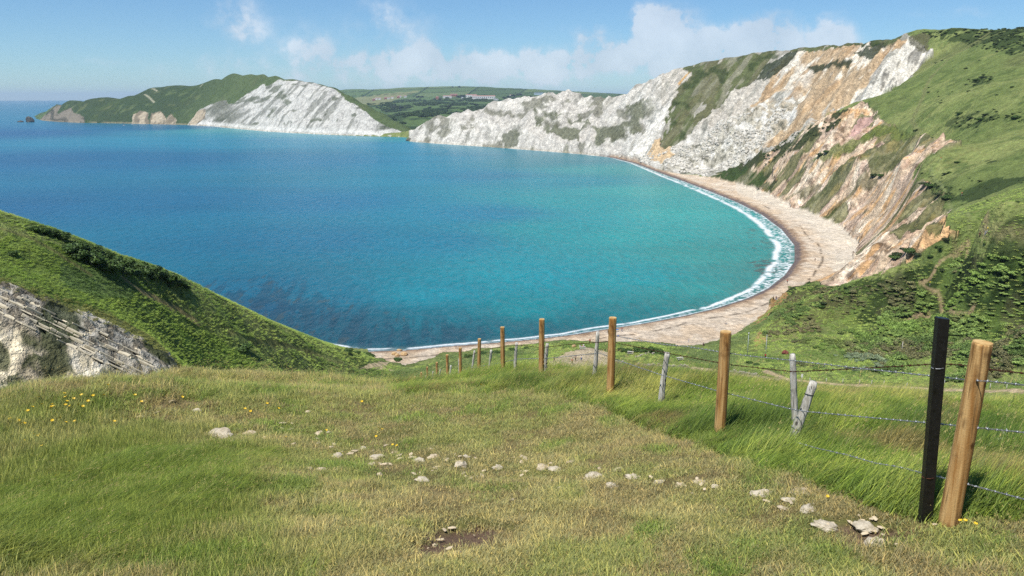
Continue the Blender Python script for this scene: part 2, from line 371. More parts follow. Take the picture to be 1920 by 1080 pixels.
# relief on bare slopes: gullies run straight down the fall line
la = np.arctan2(X, Y)*1300; zz = Zs
g1 = ridged((la-.8*zz)/34, (zz+.3*la)/120, 4, 5); g2 = fbm((la-.7*zz)/9, (zz+.2*la)/22, 4, 8)
bx, by = X, Y
g3 = ridged((X*.75-Y*.66)/13, (X*.66+Y*.75)/70, 5, 21); g4 = fbm(X/5, Y/5, 4, 9)
rr = np.hypot(X, Y)
soft = coarse_field(lambda x, y: fbm(x/60, y/60, 3, 3), *ext, a, l)-.5
lowf = sstep(1, 26, Zs)
H = Zs+np.where(m_chalk & ~m_gcap, ((g1-.55)*11+(g2-.5)*8)*lowf+(g2-.5)*3*sstep(1,6,Zs), 0)+np.where(m_gcap, (g1-.55)*4+(g2-.5)*2.5, 0)
H = H+np.where(m_bad, ((g3-.62)*9+(g4-.5)*4.5)*sstep(3.5, 14, Zs), 0)
green = ~(m_chalk | m_bad | beach)
amp = np.clip((rr-60)/400, .05, 1)
H = H+np.where(green, soft*2.2*amp+(fbm(X/4, Y/4, 4, 41)-.5)*1.1*np.clip(rr/300, .35, 1)+(fbm(X/14, Y/14, 3, 43)-.5)*1.6*amp, 0)
scrub = M([(1480,536),(1600,532),(1690,512),(1740,500),(1830,478),(1950,468),(2300,430),(2300,760),(1700,650),(1560,600),(1430,600),(1450,565)], .8) & ~m_bad & ~beach
H = H+np.where(scrub, (ridged(X/7, Y/7, 3, 71)-.45)*2.4, 0)
# limestone quarry face in ledges
m_q = M([(-400,420),(-150,490),(0,541),(60,556),(130,585),(210,612),(270,645),(318,672),(335,690),(330,770),(-400,900)], .25) & (rr < 108) & (rr > 70)
# signed offset perpendicular to the dip of the beds, as seen on the face
sb = (la*.0+ (py-540)-(px)*.47)
band = np.clip(1-np.abs(sb-22)/58, 0, 1)
H = H+np.where(m_q, (g4-.5)*1.6+(ridged(X/2.2, Y/2.2, 3, 15)-.5)*1.1, 0)
led = sb/13.0+ (fbm(px/60, py/60, 2, 5)-.5)*.8
step = (led-np.floor(led))
H = H+np.where(m_q, sstep(0, .35, band)*(sstep(0, .25, step)-.5)*1.0, 0)
# shore: clamp to the sea on one side, a shingle ramp on the other
bz = np.clip(D*.085, -9, 60)
H = np.where(beach, np.minimum(np.maximum(np.minimum(H, .25+D*.085), .02), 4.2)+ (fbm(X/3, Y/3, 3, 50)-.5)*.15*np.clip(D/6, 0, 1), H)
H = np.where((rr > 1050) & (D > 0), np.minimum(H, .6+D*1.05), H)
DB = coarse_field(lambda x, y: segdist(x, y, [PZ(p_[0], p_[1], 3.4)[:2] for p_ in BACK[:17]]), .05, .5, 260, math.log(250), math.log(1250), 300, np.clip(a, .05, .5), np.clip(l, math.log(250), math.log(1250)))
H = np.where(~beach & (rr > 270) & (rr < 1180) & (X > 60) & (D > 0), np.minimum(H, 3.8+DB*1.25+np.maximum(DB-10, 0)**2*.06), H)
H = np.where(D < 0, np.minimum(H, D*.05-.02), np.maximum(H, np.minimum(D*.3, 1.2)))
_LT = [(-300,300),(0,397),(100,429),(200,468),(300,503),(350,524),(400,551),(450,575),(500,600),(550,621),(600,641),(640,653),(690,664),(720,672)]
_q = project(X, Y, H); _dep = np.maximum(Y*math.cos(PITCH)-(H-CAMZ)*math.sin(PITCH), .1)
_ov = np.where((rr < 345) & (_q[0] < 720), np.maximum(np.interp(_q[0], [p_[0] for p_ in _LT], [p_[1] for p_ in _LT])-_q[1], 0), 0)
H = np.maximum(H-_ov*_dep/F*1.05, np.minimum(H, 1.0))
Mg = Grid(a, l, H)
# ---- colours (albedo)
G1 = lin(118,132,74,.80); G2 = lin(136,146,86,.84); G3 = lin(98,116,62,.74); DK = lin(66,84,46,.62); DRY = lin(156,150,98,.75)
def mixc(c, col, m): c[:] = c*(1-m[...,None])+col*m[...,None]
n1 = fbm(X/40, Y/40, 5, 101); n2 = fbm(X/7, Y/7, 5, 103); n3 = fbm(X/1.8, Y/1.8, 3, 107)
col = np.zeros(X.shape+(3,)); col[:] = G1
mixc(col, G2, sstep(.42, .66, n1)); mixc(col, G3, sstep(.52, .68, n2)*.75); mixc(col, DRY, sstep(.55, .75, n3*.6+n1*.4)*.35)
mixc(col, lin(132,128,88,.5), sstep(.6,.72,fbm(X/90, Y/90, 4, 120))*.35*(rr > 250))
# darker scrub patches scattered over the down
sp = green & (fbm(X/26, Y/26, 4, 131) > .66) & (py > 255) & (px > 1750)
mixc(col, DK, (sp)*.85)
mixc(col, lin(56,78,36,.5), M([(1735,62),(1790,50),(2300,20),(2300,140),(1900,100),(1850,85),(1780,75)], 1.6)*(fbm(X/10,Y/10,4,133) > .42)*.8)
for pl in ([(1818,148),(1845,139),(1865,146),(1850,158),(1822,160)], [(1770,232),(1800,218),(1840,212),(1872,206),(1866,220),(1840,232),(1842,242),(1800,240)], [(1882,218),(1930,212),(1990,216),(1960,232),(1890,228)],
           [(1740,333),(1775,348),(1780,360),(1750,355)], [(1750,355),(1790,365),(1800,378),(1770,378)], [(1625,205),(1650,250),(1700,235),(1640,250)], [(1490,262),(1450,292),(1440,300),(1520,262)]):
    mixc(col, DK, M(pl, 1.3)*sstep(.36,.5,fbm(X/5,Y/5,4,280))*.75)
# scrubland
sc = scrub*1.0
mixc(col, lin(88,114,50,.65), sc*.6); mixc(col, lin(40,60,28,.5), sc*sstep(.5, .62, ridged(X/6, Y/6, 3, 140))*.75); mixc(col, lin(110,108,78,.5), sc*sstep(.58, .68, fbm(X/9, Y/9, 4, 141))*.6)
mixc(col, lin(132,152,74,.7), sc*sstep(.56, .66, fbm(X/16, Y/22, 3, 142))*.7)
brn = M([(1450,600),(1480,545),(1560,548),(1600,575),(1540,610),(1440,640)], 1)*1.0
mixc(col, lin(128,122,80,.5), brn*.55)
# left hill: bright lower sward, brown fringe above the quarry
mixc(col, lin(104,132,48,.75), (M([(0,440),(150,470),(300,560),(420,640),(500,690),(330,700),(200,600),(0,535)], 1)*.6))
mixc(col, lin(132,130,80,.75), (M([(0,520),(90,555),(200,590),(300,640),(345,690),(310,690),(200,618),(0,548)], 1)*.7))
mixc(col, lin(98,120,76,.7), M([(110,500),(200,505),(250,530),(250,560),(180,560),(120,535)], 1.2)*.5)
mixc(col, lin(80,104,48,.6), ((rr < 260)*(px < 700)*sstep(.55, .66, fbm(X/8, Y/8, 4, 150))*.6))
# badlands
tn = lin(214,190,160,.90); b = m_bad*1.0
mixc(col, tn, b)
s1 = fbm((X*.75-Y*.66)/7, (X*.66+Y*.75)/20, 5, 160); s2 = fbm((X*.75-Y*.66)/4.5, (X*.66+Y*.75)/12, 5, 161); s3 = fbm(X/18, Y/18, 4, 162)
mixc(col, lin(236,218,192,1.0), b*sstep(.52, .66, s1)); mixc(col, lin(204,166,140,.85), b*sstep(.56, .68, s2)*.5); mixc(col, lin(218,190,174,.88), b*sstep(.56, .66, s3)*.4)
mixc(col, lin(150,122,98,.75), b*sstep(.55,.64,fbm(X/6, Y/6, 5, 171))*.5); mixc(col, lin(214,166,108,.95), b*sstep(.60, .68, fbm(X/9, Y/9, 4, 163))*.7); mixc(col, lin(110,86,62,.6), b*sstep(.62, .72, fbm(X/3, Y/5, 4, 164))*.7)
vg = b*((fbm(X/22, Y/22, 5, 165)+ .10*sstep(420, 280, py)) > .60)
vg = vg*(py < 440)
mixc(col, lin(122,128,76,.68), vg*.8); mixc(col, lin(84,96,54,.6), vg*sstep(.5, .6, n2)*.6)
mixc(col, lin(132,146,70,.55), M([(1520,300),(1580,270),(1640,250),(1650,238),(1740,250),(1640,262),(1560,300)], 1)*b*.8)
mixc(col, lin(214,170,164,.8), M([(1590,250),(1620,222),(1635,215),(1625,240),(1600,258)], 1)*b*.7)
mixc(col, lin(92,104,50,.55), M([(1460,345),(1560,350),(1600,330),(1640,325),(1650,340),(1560,368),(1500,372)], 1.5)*b*.6)
gz = m_gorse*1.0
mixc(col, lin(84,90,56,.58), gz*sstep(.44, .5, fbm(X/12, Y/12, 4, 170)+.06)); mixc(col, lin(80,104,50,.5), M([(1320,330),(1400,310),(1440,330),(1440,350),(1400,352)], 1)*.8)
# chalk
c = m_chalk*1.0
wht = lin(232,227,214,.70)
mixc(col, wht, c)
k1 = fbm((la-.8*zz)/7, (zz+.3*la)/40, 5, 180); k2 = fbm(la/12, zz/7, 5, 181); k3 = fbm(la/40, zz/26, 4, 182)
mixc(col, lin(206,196,178,.72), c*(px > 1240)*sstep(.4, .6, k3)*.6)
mixc(col, lin(182,178,162,.62), c*sstep(.54, .66, k1)*.6); mixc(col, lin(140,140,122,.55), c*sstep(.60, .70, k2)*.5)
east = sstep(1200, 1240, px)
left = 1-east
mixc(col, lin(214,208,196,.72), c*left*sstep(.42, .6, k3)*.8)
gv = c*left*M([(1000,205),(1040,215),(1085,212),(1110,238),(1150,235),(1180,200),(1260,172),(1275,160),(1262,190),(1240,215),(1180,262),(1120,270),(1050,258),(1010,240)], 1.2)
mixc(col, lin(118,124,88,.5), gv*sstep(.36, .5, fbm(la/14, zz/10, 4, 185))*.85)
mixc(col, lin(110,116,84,.5), c*left*M([(940,246),(972,240),(972,262),(945,264)], 1)*.8)
mixc(col, lin(128,128,100,.5), c*left*sstep(.6, .66, fbm(la/22, zz/13, 4, 186))*.7)
t = m_tan*1.0
mixc(col, lin(206,180,144,.74), t*sstep(.3, .5, k3+.1)); mixc(col, lin(236,226,206,.8), t*sstep(.54, .64, fbm((la-1.0*zz)/9, (zz+.9*la)/36, 5, 188))); mixc(col, lin(194,162,122,.7), t*sstep(.55, .66, fbm((la-1.1*zz)/12, (zz+la)/70, 4, 189))*.8)
rub = M([(1230,322),(1245,296),(1320,262),(1390,215),(1430,195),(1500,190),(1490,225),(1440,262),(1400,298),(1330,325),(1260,330)], 1)*c
mixc(col, lin(196,190,170,.7), rub*.7); mixc(col, lin(120,118,98,.55), rub*sstep(.6, .68, fbm(la/5, zz/3, 4, 190))*.8); mixc(col, lin(232,228,216,.78), rub*sstep(.5, .6, fbm(la/9, zz/3.5, 4, 191)))
wc = M([(1600,195),(1640,160),(1672,112),(1684,92),(1700,72),(1712,80),(1748,105),(1702,150),(1650,186)], .8)*c
mixc(col, lin(236,230,214,.8), wc*.9); mixc(col, lin(150,146,134,.6), wc*sstep(.53, .63, fbm((la-.6*zz)/6, (zz+.8*la)/20, 5, 192))*.8)
wf = M([(1265,186),(1250,215),(1240,240),(1225,268),(1205,294),(1170,290),(1200,262),(1232,215)], .8)*c
mixc(col, lin(240,234,220,.82), wf*.9)
mixc(col, lin(214,176,122,.78), M([(1302,128),(1290,142),(1275,160),(1268,160),(1285,138)], .5)*c)
mixc(col, lin(220,186,136,.78), M([(1228,268),(1248,262),(1262,290),(1240,305),(1215,300)], 1)*c*.8)
g = m_gcap*1.0
mixc(col, lin(112,120,76,.60), g); mixc(col, lin(176,170,150,.66), g*sstep(.56,.64,fbm((la-.9*zz)/9, (zz+.6*la)/34, 5, 270))*.55); mixc(col, lin(130,128,90,.52), g*sstep(.5, .66, fbm((la-.9*zz)/14, (zz+.6*la)/60, 4, 195))*.8); mixc(col, lin(196,190,176,.7), m_outc*.8)
mixc(col, lin(76,92,46,.5), g*sstep(.6, .7, fbm(la/18, zz/12, 3, 196))*.8)
mixc(col, lin(60,76,40,.5), m_gb2*.9)
mixc(col, lin(120,116,86,.5), M([(1700,75),(1712,64),(1745,66),(1745,100),(1728,102),(1714,85)], 1)*.8)
edge = c*sstep(2.6, 1.2, H)*(px < 1150)*(D > 0)
mixc(col, lin(186,172,136,.62), edge*.6)
vc = 1+c*((fbm(la/5, zz/4, 4, 260)-.5)*.55+(fbm((la-.8*zz)/2.5, (zz+.3*la)/9, 3, 261)-.5)*.45)*.9+b*((fbm(X/2.5, Y/5, 3, 262)-.5)*.5); col *= vc[...,None]
# footpaths, all in trodden earth or pale turf
def path(pts, w, color, f=1.0, zg=None):
    P3 = [Pm(*p) for p in pts]
    d = segdist(X, Y, [(p[0], p[1]) for p in P3])+(fbm(X/2, Y/2, 3, 200)-.5)*w*.9
    mixc(col, color, sstep(w, w*.45, d)*f)
def Pm(x, y): return tuple(Mg.hit(x, y, 88 if x < 700 else 110))
EARTH = lin(206,178,140,.75)
path([(1848,437),(1815,455),(1790,478),(1770,487),(1756,499),(1747,517),(1742,524),(1724,530),(1732,537),(1760,548),(1790,560)], 0.7, EARTH, .55)
path([(1817,432),(1800,395),(1765,345),(1748,330),(1745,312),(1760,300)], .8, lin(160,170,110,.6), .6)
path([(1858,60),(1812,90),(1780,110),(1750,140),(1735,165),(1732,178),(1722,200),(1715,215),(1705,228),(1716,240),(1725,250)], 1.8, lin(150,150,100,.6), .6)
path([(235,524),(262,545),(300,563),(333,580),(365,600)], .7, lin(176,158,110,.65), .8)
path([(430,625),(480,640),(540,648),(590,662),(640,680)], .7, lin(150,146,90,.6), .6)
path([(0,428),(60,448),(100,470),(130,490),(165,512)], .6, lin(130,128,80,.6), .7)
path([(1790,440),(1850,437),(1880,440),(1920,440)], 1.2, lin(180,170,120,.6), .5)
path([(1600,634),(1530,628),(1470,634),(1420,645)], .8, lin(170,165,110,.6), .6)
path([(1700,600),(1740,588),(1790,588),(1820,585),(1825,575)], .8, EARTH, .6)
path([(1300,690),(1400,705),(1450,711),(1520,716),(1600,722),(1700,727),(1800,731),(1930,735)], 1.3, lin(214,190,156,.75), .95)
path([(1438,697),(1470,708),(1480,714)], 1.4, lin(214,190,156,.75), .95)
bare = M([(1028,692),(1032,678),(1060,662),(1100,652),(1140,658),(1150,680),(1130,700),(1050,705)], .3)*1.0
mixc(col, lin(206,188,158,.75), bare*.95); flat_a = bare
mixc(col, lin(206,186,150,.75), M([(672,690),(700,680),(728,678),(722,688),(742,694),(700,692)], .2)*.9)
mixc(col, lin(196,156,110,.7), M([(1418,650),(1412,640),(1425,622),(1438,625),(1436,640)], .2)*.8); mixc(col, lin(206,160,110,.7), M([(1398,612),(1420,598),(1440,572),(1470,548),(1478,556),(1452,580),(1432,600)], .5)*.75)
# beach: pink-tan shingle, a pale dry berm, a darker band wetted by the swash, weed lines
be = beach*1.0
mixc(col, lin(216,194,166,.82), be); mixc(col, lin(222,210,190,.84), be*sstep(10, 22, D)*((px > 1380) & (py < 540))*.9)
mixc(col, lin(224,212,194,.84), be*sstep(.45, .62, fbm(X/9, Y/9, 5, 210))*.5)
mixc(col, lin(176,146,118,.66), be*sstep(7.5, 3.5, D+(fbm(X/5, Y/5, 3, 211)-.5)*6)*.85); mixc(col, lin(128,118,122,.5), be*sstep(3.6, 1.6, D+(fbm(X/4, Y/4, 3, 212)-.5)*3)*.8)
wl = sstep(1.0, .2, np.abs(D-12+(fbm(X/22, Y/22, 2, 213)-.5)*5))*sstep(.40, .52, fbm(X/3, Y/3, 3, 214))
mixc(col, lin(96,78,60,.5), be*wl*(py > 400)*.7)
nr = np.hypot
shl = np.zeros_like(be)
# quarry stone
q = m_q*1.0
mixc(col, lin(232,218,186,.95), q); mixc(col, lin(232,224,206,.88), q*sstep(.5, .64, fbm(X/1.5, Y/1.5, 4, 220))*.8); mixc(col, lin(190,176,150,.75), q*sstep(.52, .64, fbm(X/4, Y/4, 4, 221))*.8)
mixc(col, lin(190,188,180,.7), q*sstep(.1, .5, band)*.7); jn = np.maximum(sstep(.16, .04, np.minimum(step, 1-step)), 0)
mixc(col, lin(60,52,42,.5), q*sstep(.15, .4, band)*jn*sstep(.4, .5, fbm(px/14, py/14, 3, 223))*.85)
mixc(col, lin(150,138,116,.6), q*sstep(.15, .4, band)*sstep(.55, .62, vnoise(np.floor(led)*7.3+px/17, np.floor(led)*3.1, 224))*.7)
mixc(col, lin(76,92,44,.5), q*sstep(.55, .64, fbm(X/3, Y/3, 4, 225)+.16*pip(qx, qy, [(40,700),(60,670),(120,665),(140,700),(60,735),(-40,740)]))*.85)
mixc(col, lin(190,182,160,.7), ((rr > 92)*(rr < 112)*(px < 350)*(py > 500))*sstep(14, 2, np.abs(sb+20-0))*0)
bare_m = np.clip(m_chalk*1.0+m_bad*1.0+q*.6-gz-m_gcap*.6-vg*.7, 0, 1)*(1-be)
mt = NM('turf_chalk_and_clay'); ca = mt.attr('col'); ba = mt.attr('bare')
na = mt.noise(.55, 6, .65); nb = mt.noise(2.4, 5, .6); nc = mt.noise(.11, 7, .7)
ck = mt.noise(.10, 8, .72, stretch=((R(20),R(35),R(40)), (1.0,.45,.7))); ck2 = mt.noise(.33, 6, .7, stretch=((R(20),R(35),R(40)), (1.0,.35,.6))); nd = mt.noise(.16, 4, .6)
def crack(n_, w): return mt.ramp(mt.math('ABSOLUTE', mt.math('SUBTRACT', n_.outputs['Fac'], .5)), [(0, .70), (w, 1.06)])
vv = mt.math('MULTIPLY_ADD', na.outputs['Fac'], 1.1, mt.math('MULTIPLY', nb.outputs['Fac'], .5))
cc = mt.mix(1.0, ca.outputs['Color'], mt.ramp(vv, [(.45, .55), (.80, 1.0), (1.0, 1.35)]), 'MULTIPLY')
hh = mt.math('ADD', mt.math('MULTIPLY', na.outputs['Fac'], 1.0), mt.math('MULTIPLY', nc.outputs['Fac'], 2.2))
crk = mt.mix(1.0, crack(ck, .035), crack(ck2, .045), 'MULTIPLY'); crk = mt.mix(1.0, crk, mt.ramp(ck2.outputs['Fac'], [(.35, .90), (.6, 1.18)]), 'MULTIPLY')
cc = mt.mix(mt.math('MULTIPLY', ba.outputs['Fac'], .85), cc, mt.mix(1.0, cc, crk, 'MULTIPLY'))
cc = mt.mix(1.0, cc, mt.ramp(nd.outputs['Fac'], [(.35, .84), (.65, 1.14)]), 'MULTIPLY')
mb = mt.bump(mt.math('MULTIPLY_ADD', mt.math('MULTIPLY', ck.outputs['Fac'], ba.outputs['Fac']), 2.6, hh), .85, 1.9)
mid_mat = mt.done(mt.bsdf(cc, .95, .12, mb))
terrain = grid_mesh('terrain', X, Y, H, mid_mat, col, {'bare': bare_m})
# ================================================================== far hills and the chalk headland across the bay
C = []
for p in SHORE[43:62]: cz(p[0], p[1]-.6, 1.5)
_cx = np.array([p[0] for p in SHORE[45:60]][::-1], float); _cr = np.array([math.hypot(*PZ(p[0], p[1], 0)[:2]) for p in SHORE[45:60]][::-1])
def crr(px): return float(np.interp(px, _cx, _cr))
FS = [(66,213,25),(72,204,60),(80,200,80),(110,193,110),(160,187.5,130),(200,183,150),(240,180,170),(268,177,190),(280,166,330),(310,162,340),(340,160,340),(375,158,340),(400,149,350),(430,138.5,350),(460,133.5,350),(480,133.5,340),
 (510,141,330),(550,148.5,320),(600,157.5,300),(630,165,270),(660,181,230),(690,198,190),(720,213,150),(745,228,110),(765,243,70),(775,251,50)]
for x, y, o_ in FS:
    r = crr(x)+o_; cr(x, y, r); p = PR(x, y, r)
    for dr, dz in ((80, -12), (350, -.75*p[2])): k = (r+dr)/r; C.append((p[0]*k, p[1]*k, max(p[2]+dz, 3 if x > 420 else -6)))
for x, y, o_ in [(480,148,280),(540,155,270),(600,165,240),(650,190,180),(700,216,120),(740,241,70),(420,190,170),(380,205,120),(380,180,240),(300,200,110),(300,215,50),(200,208,60),(200,195,110),(120,208,50),(450,200,150),(520,200,140),(600,205,130),(268,190,130),(340,190,170),(330,212,60)]: cr(x, y, crr(x)+o_)
for x, y, r in [(640,169.5,6800),(700,168,6700),(760,164.5,6600),(820,162.5,6500),(870,162,6500),(950,165,6500),(1050,170,6500),(1160,176,6500),(1300,182,6500),(850,226,2500),(850,212,2900),(900,200,3500),(800,193,4000),(950,188,4300),(1000,181,4600),(700,196,3900),(1100,184,4600),(790,240,2150),
 (780,178,5600),(900,174,5600),(1050,177,5600),(800,208,3000),(760,215,2600),(1200,190,4400)]: cr(x, y, r)
for px in (60, 300, 600, 900, 1250):
    p = PR(px, 180, 8600); C.append((p[0], p[1], 60. if px > 600 else -30.))
for px, r in ((60,3900),(60,4500),(60,6500),(200,3800),(200,4500),(200,6500),(350,3900),(350,4600),(350,6500),(480,3600),(480,5200),(480,6800),(560,5600),(560,7000)):
    p = PR(px, 190, r); C.append((p[0], p[1], -25.))
C = np.array(C); P = np.stack([np.arctan2(C[:,0], C[:,1]), np.log(np.hypot(C[:,0], C[:,1]))], -1)
keep = []
for i in range(len(P)):
    if all(((P[i]-P[j])**2).sum() > .004**2 for j in keep): keep.append(i)
tpf = TPS(P[keep], C[keep, 2], reg=1e-7)
a = np.linspace(-.585, .22, 820); l = np.concatenate([np.linspace(math.log(1700), math.log(3400), 560, endpoint=False), np.linspace(math.log(3400), math.log(8400), 120)])
X, Y = polar(a, l); ext = (a[0], a[-1], 300, l[0], l[-1], 300)
Zs = coarse_field(lambda x, y: tpf(np.arctan2(x, y), np.log(np.hypot(x, y))), *ext, a, l)
D = coarse_field(surf_dist, a[0], a[-1], 520, l[0], l[-1], 420, a, l)
px, py = project(X, Y, Zs); rr = np.hypot(X, Y); la = np.arctan2(X, Y)*2100; zz = Zs
wx = (fbm(X/40, Y/40, 4, 11)-.5)*2; wy = (fbm(X/40, Y/40, 4, 31)-.5)*2; ww = np.full(X.shape, 5.)
near = rr < 3500
m_c = M([(352,230),(372,212),(395,196),(430,180),(448,160),(462,148),(485,144),(520,150),(560,153),(600,160),(632,170),(650,186),(672,202),(700,224),(735,240),(760,251),(760,262),(600,258),(450,248),(352,240)], 1) & near & (D > -5)
m_b = (M([(60,240),(62,205),(72,199),(120,196),(150,208),(162,230),(160,240)], .8) & near)
m_w2 = (M([(246,232),(250,214),(262,208),(276,212),(281,230),(284,212),(300,208),(312,222),(320,212),(331,226),(326,236)], .5) & near) | (M([(352,232),(370,214),(386,206),(384,222),(372,232)], .6) & near)
g1 = ridged((la-.9*zz)/55, (zz+.5*la)/200, 4, 305); g2 = fbm((la-.7*zz)/16, (zz+.2*la)/30, 4, 308)
H = Zs+np.where(m_c, ((g1-.55)*13+(g2-.5)*8)*sstep(1, 40, Zs)*(1-.7*sstep(95, 140, Zs)), 0)+np.where(m_b | m_w2, (g2-.5)*14, 0)
H = H+np.where(near & ~m_c & (px < 370), (fbm(X/40, Y/40, 4, 310)-.5)*2*sstep(1,20,Zs), 0)+np.where(~near, (fbm(X/60, Y/60, 3, 311)-.5)*7, 0)
H = np.where((D > 0), np.minimum(H, 1.5+D*1.0), H)
H = np.where(D < 0, np.minimum(H, -1-np.minimum(-D*.05, 8)), np.maximum(H, np.minimum(D*.4, 2.0)))
Fg = Grid(a, l, H)
col = np.zeros(X.shape+(3,)); n1 = fbm(X/90, Y/90, 5, 320); n2 = fbm(X/25, Y/25, 5, 321)
col[:] = lin(106,124,76,.62); mixc(col, lin(124,132,84,.5), sstep(.45, .65, n1)*.6); mixc(col, lin(86,108,60,.56), sstep(.55, .68, n2)*.4)
low = near & (px < 470); lowk = sstep(420, 330, px+(n2-.5)*60+(py-190)*.8); mixc(col, lin(64,86,50,.62), low*lowk*sstep(.36, .46, n2+.1)*.8); mixc(col, lin(100,122,60,.5), low*lowk*sstep(.6, .7, fbm(X/50, Y/22, 4, 322))*.6)
val = (~near) | ((px > 700) & (rr > 2100)); mixc(col, lin(100,124,72,.68), val*1.0); mixc(col, lin(60,82,52,.6), val*(py > 181)*sstep(.50, .58, fbm(la/60, np.log(rr)*40, 4, 323))*.85)
# hedged fields on the far ridge
fx = px+py*1.5; fy = py*6+px*.25; cell = vnoise(np.floor(fx/95)*3.1, np.floor(fy/46)*1.7, 330)
fld = (~near) & (py < 182) & (rr > 4200)
mixc(col, lin(128,148,92,.55), fld*sstep(.3, .5, cell)*.8); mixc(col, lin(96,124,70,.5), fld*(cell > .6)*.9)
mixc(col, lin(172,172,118,.55), M([(640,190),(660,184),(720,176),(790,170),(760,180),(720,196),(660,200)], .5)*(rr > 3000)*.7)
hed = fld*np.maximum(sstep(3.5, 1, np.abs((fx/95) % 1-.5)*95*.0+np.abs(((fx/95) % 1)*95-2)), sstep(4, 1.5, np.abs(((fy/46) % 1)*46-2)))
mixc(col, lin(48,68,40,.45), hed*.8)
c = m_c*1.0; mixc(col, lin(232,230,220,.66), c)
k1 = fbm((la-.95*zz)/10, (zz+.7*la)/90, 5, 340); k2 = fbm((la-.6*zz)/26, zz/16, 5, 341)
mixc(col, lin(150,152,138,.55), c*sstep(.57, .66, k1)*.7); mixc(col, lin(112,122,90,.5), c*sstep(.58, .65, k2)*.75)
lf = c*sstep(470, 420, px); mixc(col, lin(128,132,108,.5), lf*sstep(.40, .56, k1)*.7)
mixc(col, lin(238,236,226,.8), c*sstep(14, 8, H)*.8)
mixc(col, lin(160,150,132,.6), m_b*1.0); mixc(col, lin(96,96,80,.5), m_b*sstep(.45, .6, fbm((la+.9*zz)/9, (zz-.9*la)/60, 4, 344)))
mixc(col, lin(206,190,162,.7), m_w2*1.0); mixc(col, lin(140,128,104,.55), m_w2*sstep(.42, .56, fbm((la-.5*zz)/7, zz/22, 4, 346))*.8)
mixc(col, lin(196,180,150,.7), near*sstep(2.0, .6, np.abs(H-1.2))*(D > 0)*(D < 14)*.9)
for pts in ([(271,177),(280,183),(289,192)], [(285,166),(290,167),(294,171)], [(376,162),(380,158)]):
    P3 = [Fg.hit(x, y, 2000, 3600) for x, y in pts]; d = segdist(X, Y, [(p[0], p[1]) for p in P3]); mixc(col, lin(204,200,170,.65), sstep(4, 1.5, d)*.8)
mf = NM('far_turf_and_chalk'); ca = mf.attr('col'); na = mf.noise(.10, 6, .65); nb = mf.noise(.03, 5, .6)
cc = mf.mix(1.0, ca.outputs['Color'], mf.ramp(na.outputs['Fac'], [(.3, .7), (.5, 1.0), (.7, 1.2)]), 'MULTIPLY')
fk = mf.noise(.045, 8, .72, stretch=((R(20),R(35),R(40)), (1.0,.4,.7))); fck = mf.ramp(mf.math('ABSOLUTE', mf.math('SUBTRACT', fk.outputs['Fac'], .5)), [(0, .66), (.04, 1.05)]); fb = mf.attr('bare'); cc = mf.mix(fb.outputs['Fac'], cc, mf.mix(1.0, cc, fck, 'MULTIPLY'))
far_mat = mf.done(mf.bsdf(cc, .95, .1, mf.bump(mf.math('ADD', mf.math('MULTIPLY', fk.outputs['Fac'], 1.6), mf.math('ADD', na.outputs['Fac'], nb.outputs['Fac'])), 1.0, 6)))
hills = grid_mesh('hills', X, Y, H, far_mat, col, {'bare': m_c*1.0})
# ================================================================== sea
SC = [(0,200,22,84,140),(0,250,18,92,148),(300,240,24,112,162),(60,300,16,98,150),(300,300,18,106,156),(600,300,22,124,168),(500,262,42,142,184),(450,243,90,170,190),(550,255,60,156,188),(700,270,40,140,180),(850,290,26,136,172),(760,262,52,156,180),
 (0,390,14,96,146),(300,380,16,108,156),(600,380,18,118,164),(900,330,22,128,166),(1050,300,40,134,160),(1150,320,52,160,172),(1050,340,34,150,176),(1100,380,42,160,172),(1200,360,62,172,178),(1280,400,54,170,176),(1050,430,36,158,172),(1200,440,50,168,176),(900,400,22,130,168),(800,450,20,128,164),(600,450,18,116,158),(450,450,18,112,154),
 (450,540,20,104,142),(600,560,22,116,150),(800,550,24,140,166),(1000,520,26,150,172),(1200,520,34,156,172),(1350,480,60,156,160),(1420,500,72,146,150),(1430,440,70,166,172),(1330,540,52,156,162),(1000,580,26,142,158),(800,600,26,112,134),(650,610,34,88,112),(600,600,34,86,114),(500,575,30,84,120),
 (700,635,40,86,108),(850,630,40,92,112),(1000,620,38,104,120),(1100,600,32,118,132),(1200,590,40,128,140),(1300,570,54,136,142),(1400,545,80,138,140)]
P = []; V = []
for x, y, r_, g_, b_ in SC:
    p = PZ(x, y, 0); P.append((math.atan2(p[0], p[1]), math.log(math.hypot(p[0], p[1])))); V.append(lin(r_, g_, b_))
class IDW:
    def __init__(s, P, V): s.P, s.V = np.array(P), np.array(V)
    def __call__(s, x, y):
        o = np.zeros(x.shape+(3,)); w = np.zeros(x.shape)
        for p, v in zip(s.P, s.V):
            d = 1.0/(((x-p[0])**2+((y-p[1])*1.0)**2)+.0006)**1.6; o += d[...,None]*v; w += d
        return o/w[...,None]
seacol = IDW(P, V)
a = np.concatenate([np.linspace(-2.6, -.70, 60, endpoint=False), np.linspace(-.70, .34, 900), np.linspace(.345, 1.2, 12)])
l = np.concatenate([np.linspace(math.log(120), math.log(230), 40, endpoint=False), np.linspace(math.log(230), math.log(1250), 620, endpoint=False), np.linspace(math.log(1250), math.log(3200), 170, endpoint=False), np.linspace(math.log(3200), math.log(26000), 50)])
X, Y = polar(a, l)
D = coarse_field(surf_dist, -.72, .36, 700, l[0], math.log(3600), 700, np.clip(a, -.72, .36), np.clip(l, l[0], math.log(3600)))
A, L = np.meshgrid(a, l); wq = (fbm(X/120, Y/40, 4, 400)-.5)
